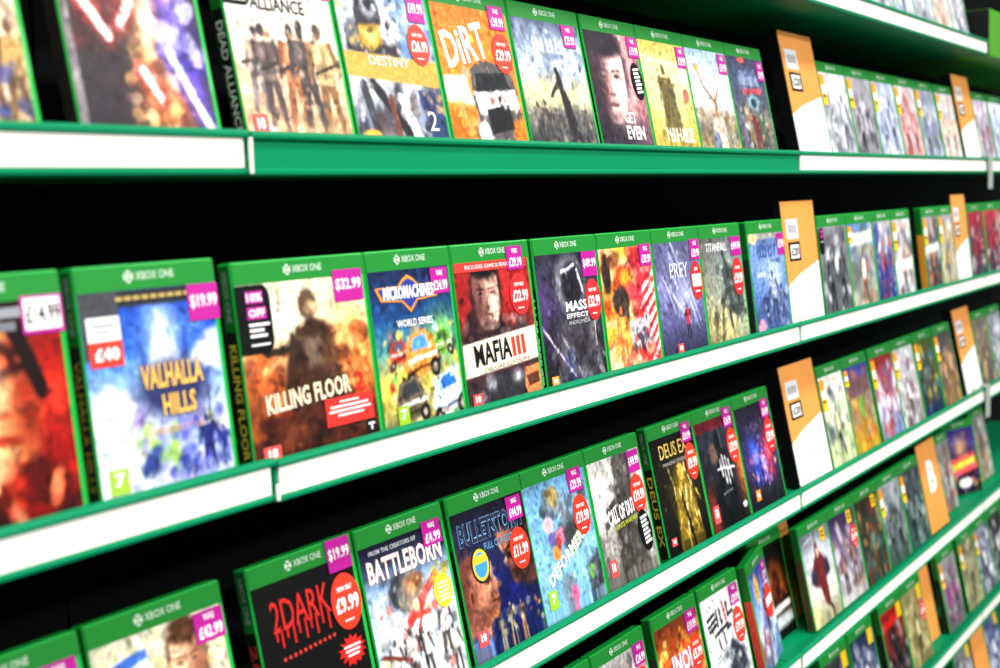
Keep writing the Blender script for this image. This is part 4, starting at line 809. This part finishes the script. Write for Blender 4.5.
def deck1(r, cs): sticker(r, 'rr', 0, 21, 20, 66, M_BLK, [(None, .2, .08, .85, .2, M_MAG, 0), (None, .2, .26, .85, .38, M_MAG, 0), (None, .2, .5, .85, .56, M_GREYI, 0)], .0010, name='promo_sticker')
game_case(2, 1.2895, collage((150, 150, 158), (110, 112, 118), [(60, 64, 70), (230, 232, 236), (90, 94, 100)]), 'grey game case with a black and pink label, right of near divider', res=LO, deco=deck1)
game_case(2, 1.4270, collage((110, 140, 190), (160, 160, 140), [(206, 110, 100), (150, 160, 120), (90, 100, 80), (214, 206, 190)], 1, (.12, .26, (232, 230, 226))), 'blue-topped game case with a reddish figure, second full shelf', res=LO, deco=ornm)
game_case(2, 1.5665, collage((190, 186, 190), (60, 70, 150), [(230, 90, 40), (240, 240, 244), (40, 50, 140)], 1), 'white, blue and orange game case, third right of near divider, second full shelf', res=LO, wd=.107)
game_case(2, 1.6760, collage((206, 206, 210), (170, 170, 174), [(70, 74, 84), (240, 240, 244), (190, 140, 110)], 1, (.55, .68, (240, 240, 240))), 'white and grey game case, fourth right of near divider, second full shelf', res=LO, wd=.116, deco=orn)
game_case(2, 1.8760, collage((150, 150, 156), (80, 84, 92), [(70, 74, 84), (214, 214, 220), (200, 120, 80)], 1, (.4, .52, (206, 206, 206))), 'charcoal game case with a yellow-orange spine on the second full shelf', res=LO, wd=.111, spine=(226, 140, 40), deco=orn)
game_case(2, 1.9890, collage((176, 176, 180), (190, 180, 150), [(96, 96, 100), (226, 226, 226), (206, 170, 90)], 1), 'pale grey game case with yellow foot, just left of second-shelf far divider', res=LO, wd=.110, deco=orn)
game_case(2, 2.225, collage((190, 60, 80), (80, 84, 96), [(90, 94, 106), (220, 210, 214), (170, 60, 80)], 2), 'crimson-topped game case beyond the far divider on the second full shelf', res=LO)
game_case(2, 2.370, collage((206, 80, 96), (90, 94, 106), [(70, 74, 86), (226, 220, 224), (180, 60, 80)], 2), 'crimson and charcoal game case, second beyond far divider, second full shelf', res=LO)
game_case(2, 2.510, collage((170, 60, 80), (96, 96, 106), [(90, 94, 106), (226, 220, 224)], 2), 'crimson game case at the right edge of the second full shelf', res=LO)

# ------------------------------------------------------------------ third full row
def dec(r, cs): pink(r, '£34.99', False, 96, 18, 33, 25)
game_case(3, -0.2840, collage((150, 150, 150), (120, 120, 110), [(90, 90, 90), (200, 196, 180)]), 'game case at the lower left corner, only its green band and pink tag showing', deco=dec)
def dec(r, cs): pink(r, '£42.99', False, 101, 21, 31, 26)
game_case(3, -0.1430, football, 'game case with a footballer in a black and yellow shirt, tagged £42.99', res=HI, deco=dec)
def dec(r, cs):
    outl(cs, '2DARK', 18, 36, 92, 64, (206, 40, 34), (70, 10, 10), .0)
    for i, x in enumerate((20, 26, 33, 41, 48, 56, 63, 70, 78, 86)): sticker(cs, 'quad', x, 60, x + 2.2, 72 + (i * 7) % 14, (196, 34, 30), (), .0004, name='title_drip')
    for i in range(11): sticker(cs, 'quad', 24 + 6.4 * i, 88 - i * .3, 27 + 6.4 * i, 91 - i * .3, (206, 60, 50), (), .0004, name='print_bar')
    sticker(cs, 'splat', 90, 92, 128, 122, (206, 34, 30), [(None, .22, .34, .80, .40, M_WHITE, 0), (None, .26, .48, .76, .54, M_WHITE, 0), (None, .30, .62, .72, .68, M_WHITE, 0)], .0004, name='notice_splat')
    pink(r, '$19.99', True, 98, 0, 32, 31, .0012); redd(r, '£9.99', 93, 34, 40, 54, M_RED)
game_case(3, 0.0230, dark_drip, 'black game case with dripping red title, tagged £9.99', res=HI, spine=(12, 14, 12), spine_text=('2DARK', (170, 40, 36)), deco=dec)
def dec(r, cs):
    T(cs, 'FROM THE CREATORS OF', 14, 25, 86, 29.5, (206, 210, 216), .006); outl(cs, 'BATTLEBORN', 8, 34, 122, 57, (240, 238, 236), (150, 50, 50), .012)
    pink(r, '£4.99', False, 97, 15, 30, 26); sticker(r, 'disc', 98, 72, 128, 108, (250, 206, 60), [(None, .22, .26 + .12 * i, .80, .31 + .12 * i, (240, 240, 220), 0) for i in range(5)], .0008, name='promo_sticker')
game_case(3, 0.1630, white_brawl, 'game case with fighters on white and a big block title, tagged £4.99', res=HI, deco=dec)
def dec(r, cs):
    outl(cs, 'BULLETSTORM', 10, 33, 126, 57, (34, 40, 60), (120, 165, 214), .012, o=.016); T(cs, 'FULL CLIP EDITION', 50, 61, 118, 69, (96, 150, 190), .006)
    pink(r, '£44.99', False, 102, 22, 29, 27); redd(r, '£11.99', 95, 58, 37, 48); age(cs, '18', (222, 80, 80), 10, 150, 18, 17)
    b = sticker(cs, 'disc', 22, 62, 54, 102, (30, 30, 34), (), .0004, name='badge'); mesh_obj('badge_ring', U_DISC, b, ink((240, 200, 60)), (.06, -.0002, .06), (.88, 1, .88)); mesh_obj('badge_face', U_DISC, b, ink((60, 150, 206)), (.15, -.0004, .15), (.70, 1, .70)); mesh_obj('badge_stripe', U_QUAD, b, ink((240, 190, 50)), (.15, -.0006, .55), (.70, 1, .22))
game_case(3, 0.3070, face_off, 'dark blue game case with two faces in profile, tagged £11.99', res=HI, wd=.142, deco=dec)
def dec(r, cs):
    T(cs, 'DEFORMERS', 24, 128, 124, 143, W_, .016, rot=24); age(cs, '7', (150, 206, 40), 12, 146, 18, 22); pink(r, '£29.99', False, 96, 16, 30, 29); redd(r, '£19.99', 94, 50, 37, 50)
game_case(3, 0.4445, sky_blobs, 'sky-blue game case with lumpy figures and slanted white title, tagged £19.99', wd=.141, fin=dict(con=1.12), deco=dec, res=HI)
def dec(r, cs):
    T(cs, 'CALL OF DUTY', 28, 86, 104, 106, W_, .014, rot=5); T(cs, 'INFINITE WARFARE', 38, 108, 98, 114, (206, 214, 60), .0, rot=5)
    pink(r, '£49.99', True, 98, 21, 30, 29); redd(r, '£19.99', 92, 53, 37, 52); blackoval(r, 98, 102, 32, 56); age(cs, '18', (222, 80, 80), 10, 146, 16, 22)
game_case(3, 0.5875, grey_soldier, 'grey game case with a soldier and a black oval sticker', deco=dec, res=HI)
def dec(r, cs):
    T(cs, 'DEUS EX', 24, 30, 104, 50, (226, 190, 96), .0); T(cs, 'MANKIND DIVIDED', 28, 56, 100, 61, (170, 168, 160), .0)
    pink(r, '£24.99', False, 94, 10, 28, 28, .0012); redd(r, '£9.99', 94, 40, 35, 54); age(cs, '18', (222, 80, 80), 12, 158, 14, 11)
game_case(3, 0.7490, gold_shards, 'black game case with a golden splintered figure', deco=dec, res=HI, spine=(20, 20, 16), spine_text=('DEUS EX', (190, 160, 60)))
def dec(r, cs): pink(r, '£24.99', False, 94, 10, 28, 30, .0012); redd(r, '£19.99', 94, 42, 36, 54); age(cs, '18', (226, 90, 90), 10, 144, 18, 26)
game_case(3, 0.8855, dark_glyph, 'charcoal game case with white tally-like strokes and orange edge', deco=dec)
def dec(r, cs): pink(r, '£24.99', False, 96, 18, 28, 30); redd(r, '£29.99', 94, 48, 36, 58, M_RED2); age(cs, '16', (236, 140, 60), 22, 152, 16, 17)
game_case(3, 1.0220, neon_trio, 'dark violet game case with blue and pink lit figures, end of the middle bay', deco=dec)
divider(3, 1.215, 'orange and white price divider standing on the third full shelf at the bay joint', wd=.150, h=.190)
divider(3, 2.252, 'orange and white divider on the third full shelf, farther along the right bay', wd=.140, h=.190)
DM = [('green pitch', collage((236, 236, 230), (196, 206, 160), [(70, 76, 90), (226, 228, 220), (120, 150, 90), (190, 190, 150)], 1)),
      ('blue and gold cartoon', collage((70, 84, 176), (226, 170, 60), [(240, 190, 60), (90, 170, 200), (206, 80, 50), (110, 160, 80)], 1, (.16, .40, (110, 84, 90)))),
      ('red and blue', collage((170, 60, 60), (150, 170, 206), [(190, 60, 60), (90, 100, 150), (226, 230, 240)], 1)),
      ('pale grey dancer', collage((206, 206, 214), (160, 156, 150), [(110, 60, 90), (150, 156, 166), (226, 226, 230)], 1)),
      ('dark blue and yellow', collage((100, 110, 60), (60, 76, 110), [(226, 206, 60), (50, 60, 90), (90, 130, 190), (60, 60, 70)], 2)),
      ('tawny', collage((96, 96, 96), (160, 130, 96), [(206, 150, 90), (70, 80, 100), (190, 150, 120)], 2))]
for i, (d, a) in enumerate(DM):
    game_case(3, (1.375, 1.498, 1.648, 1.786, 1.931, 2.078)[i], a, '%s game case, %s right of near divider, third full shelf' % (d, ORD[i]), res=LO, deco=orn if i != 1 else ornm, spine=(60, 50, 30), wd=.1215 if i == 0 else CW)
game_case(3, 2.402, collage((150, 140, 120), (120, 110, 110), [(206, 180, 110), (80, 80, 110), (100, 90, 90)], 1), 'game case with an amber halo figure beyond the third-shelf far divider', res=LO)
game_case(3, 2.545, collage((160, 164, 176), (150, 150, 160), [(90, 94, 106), (226, 226, 232)], 1), 'blue-grey game case at the right edge of the third full shelf', res=LO)

# ------------------------------------------------------------------ fourth full row
game_case(4, 0.4580, collage((150, 150, 150), (120, 120, 120), [(90, 90, 90), (200, 200, 200)]), 'game case at the bottom edge below the light blue case, barely in view')
def dec(r, cs): pink(r, '£24.99', False, 100, 18, 29, 30); redd(r, '£9.99', 96, 50, 35, 50)
game_case(4, 0.5980, collage((190, 190, 190), (150, 60, 60), [(206, 60, 60), (240, 240, 240), (70, 70, 76)]), 'game case with grey and red cover at the bottom edge, left of the fiery one', deco=dec)
def dec(r, cs):
    outl(cs, 'INOI', 36, 66, 92, 96, (250, 214, 226), (206, 50, 110), .02); pink(r, '£19.99', False, 92, 18, 31, 32); redd(r, '£5.99', 92, 54, 36, 52)
game_case(4, 0.7580, fire_crowd, 'fiery orange game case with pink lettering, fourth full shelf', deco=dec, spine=(50, 50, 50))
def dec(r, cs): pink(r, '£29.99', False, 96, 20, 30, 32); redd(r, '£19.99', 92, 56, 38, 56, M_RED)
game_case(4, 0.9020, pale_ink, 'pale grey game case with brushed black title and red stroke', deco=dec)
def dec(r, cs):
    pink(r, '£29.99', False, 88, 20, 32, 34); sticker(r, 'disc', 78, 58, 128, 116, M_RED, [(None, .1, .38, .9, .62, M_WHITE, 0)], .0008)
game_case(4, 1.0520, blue_leap, 'angled blue game case with a red spine, just left of the amber one', yaw=12, fwd=.012, deco=dec, spine=(206, 60, 56))
game_case(4, 1.163, amber_dark, 'black game case with an amber glow, in front of the fourth-shelf divider', fwd=-.034, res=LO)
divider(4, 1.238, 'orange divider mostly hidden behind the amber game case, fourth full shelf', wd=.140, h=.212, fwd=-.052, solid=True, th=.012)
def decy1(r, cs): sticker(r, 'quad', 90, 22, 112, 46, M_YEL, [(None, .25, .25, .75, .4, M_BLK, 0), (None, .25, .55, .75, .7, M_BLK, 0)], .0008)
game_case(4, 1.2900, caped, 'grey game case with a dark red caped figure, fourth full shelf', deco=decy1, fwd=.0, res=(44, 50), spine=(70, 56, 36))
def decr(r, cs): decy1(r, cs); redd(r, '£9.99', 92, 50, 36, 46, M_RED2)
game_case(4, 1.4275, collage((80, 60, 110), (190, 186, 190), [(90, 60, 70), (226, 226, 232), (150, 120, 110)], 2), 'purple-topped game case with red disc, second in fourth-shelf right bay', res=LO, deco=decr)
game_case(4, 1.5650, collage((90, 76, 60), (70, 96, 90), [(206, 150, 90), (60, 50, 46), (150, 50, 40), (90, 130, 120)], 1), 'dark brown and green game case, third in fourth-shelf right bay', res=LO, deco=decy1)
game_case(4, 1.7020, collage((170, 172, 180), (90, 110, 106), [(60, 64, 68), (200, 204, 208), (110, 120, 120)], 2), 'grey misty game case with orange tag, fourth in fourth-shelf right bay', res=LO, deco=orn)
game_case(4, 1.8390, collage((90, 96, 104), (80, 110, 106), [(60, 64, 68), (170, 176, 180), (110, 130, 126)], 2), 'dark teal game case with orange tag, left of the lettered orange divider', res=LO, deco=orn)
divider(4, 1.978, 'orange divider with a white letter on the fourth full shelf', wd=.135, h=.186, solid=True, letter='B')
game_case(4, 2.182, collage((150, 150, 150), (140, 150, 146), [(190, 70, 60), (206, 206, 206), (100, 110, 110)], 1), 'grey-green game case right of the lettered orange divider', res=LO, fwd=-.02, wd=.10)
game_case(4, 2.335, sunset_title, 'colourful sunset game case turned outward on the fourth full shelf', res=(44, 50), fwd=-.05, yaw=-17)
game_case(4, 2.525, collage((150, 150, 154), (160, 156, 140), [(190, 130, 80), (206, 206, 206), (100, 100, 100)], 1), 'grey and tan game case at the right edge of the fourth full shelf', res=LO, fwd=-.03)

# ------------------------------------------------------------------ fifth full row and lowest row
def d5(r, cs): sticker(r, 'quad', 96, 20, 122, 50, M_YEL, (), .0008)
game_case(5, 1.395, collage((90, 90, 96), (80, 80, 90), [(60, 64, 68), (150, 156, 160)], 1), 'game case under the fourth shelf lip, leftmost visible on the fifth full shelf', res=LO, deco=d5)
game_case(5, 1.540, collage((60, 70, 100), (150, 160, 180), [(60, 64, 90), (200, 206, 220)], 1), 'navy game case with a yellow tag in front of the fifth-shelf first divider', res=LO, deco=d5)
divider(5, 1.572, 'orange divider behind the navy game case on the fifth full shelf', wd=.140, h=.196, fwd=-.034, solid=True, th=.012)
game_case(5, 1.722, collage((190, 40, 36), (90, 90, 92), [(40, 36, 40), (170, 170, 172), (60, 60, 64)], 1, (.12, .24, (220, 40, 34))), 'black game case with a red top bar on the fifth full shelf', res=LO, deco=d5)
game_case(5, 1.862, collage((170, 160, 110), (150, 140, 96), [(110, 104, 70), (190, 180, 140)], 1), 'khaki game case with a red disc on the fifth full shelf', res=LO, deco=lambda r, cs: (d5(r, cs), redd(r, '£9.99', 96, 54, 34, 50, M_RED2)))
divider(5, 2.002, 'narrow view of an orange divider on the fifth full shelf, farther along', wd=.120, h=.190, fwd=-.02, solid=True, th=.014)
game_case(5, 2.132, collage((170, 166, 170), (130, 126, 130), [(90, 86, 90), (206, 200, 204), (150, 60, 130)], 2), 'mottled grey game case with pink label on the fifth full shelf', res=LO, deco=orn)
game_case(5, 2.300, collage((150, 150, 120), (170, 166, 130), [(110, 110, 70), (200, 196, 150), (90, 86, 90)], 1), 'olive-grey game case, fourth from right edge of the fifth full shelf', res=LO, deco=orn)
game_case(5, 2.440, collage((150, 154, 176), (120, 124, 140), [(70, 74, 90), (210, 214, 226)], 1), 'lavender-grey game case, third from right edge of the fifth full shelf', res=LO, deco=orn)
game_case(5, 2.580, collage((80, 80, 84), (110, 110, 114), [(50, 50, 54), (210, 210, 216)], 1), 'charcoal game case, second from right edge of the fifth full shelf', res=LO)
game_case(5, 2.720, collage((110, 110, 114), (90, 90, 94), [(60, 60, 64), (200, 200, 206)], 1), 'dark grey game case at the right edge of the fifth full shelf', res=LO)
game_case(6, 2.270, collage((150, 150, 156), (120, 120, 126), [(80, 80, 84), (206, 206, 212)], 1), 'grey game case with yellow tag left of the lowest-shelf divider', res=LO, deco=d5)
divider(6, 2.418, 'plain orange divider on the lowest shelf at the bottom right corner', wd=.120, h=.190, solid=True)
game_case(6, 2.545, collage((110, 120, 160), (140, 150, 180), [(60, 70, 110), (206, 214, 230)], 1), 'blue-grey game case right of the lowest-shelf divider', res=LO, deco=d5)
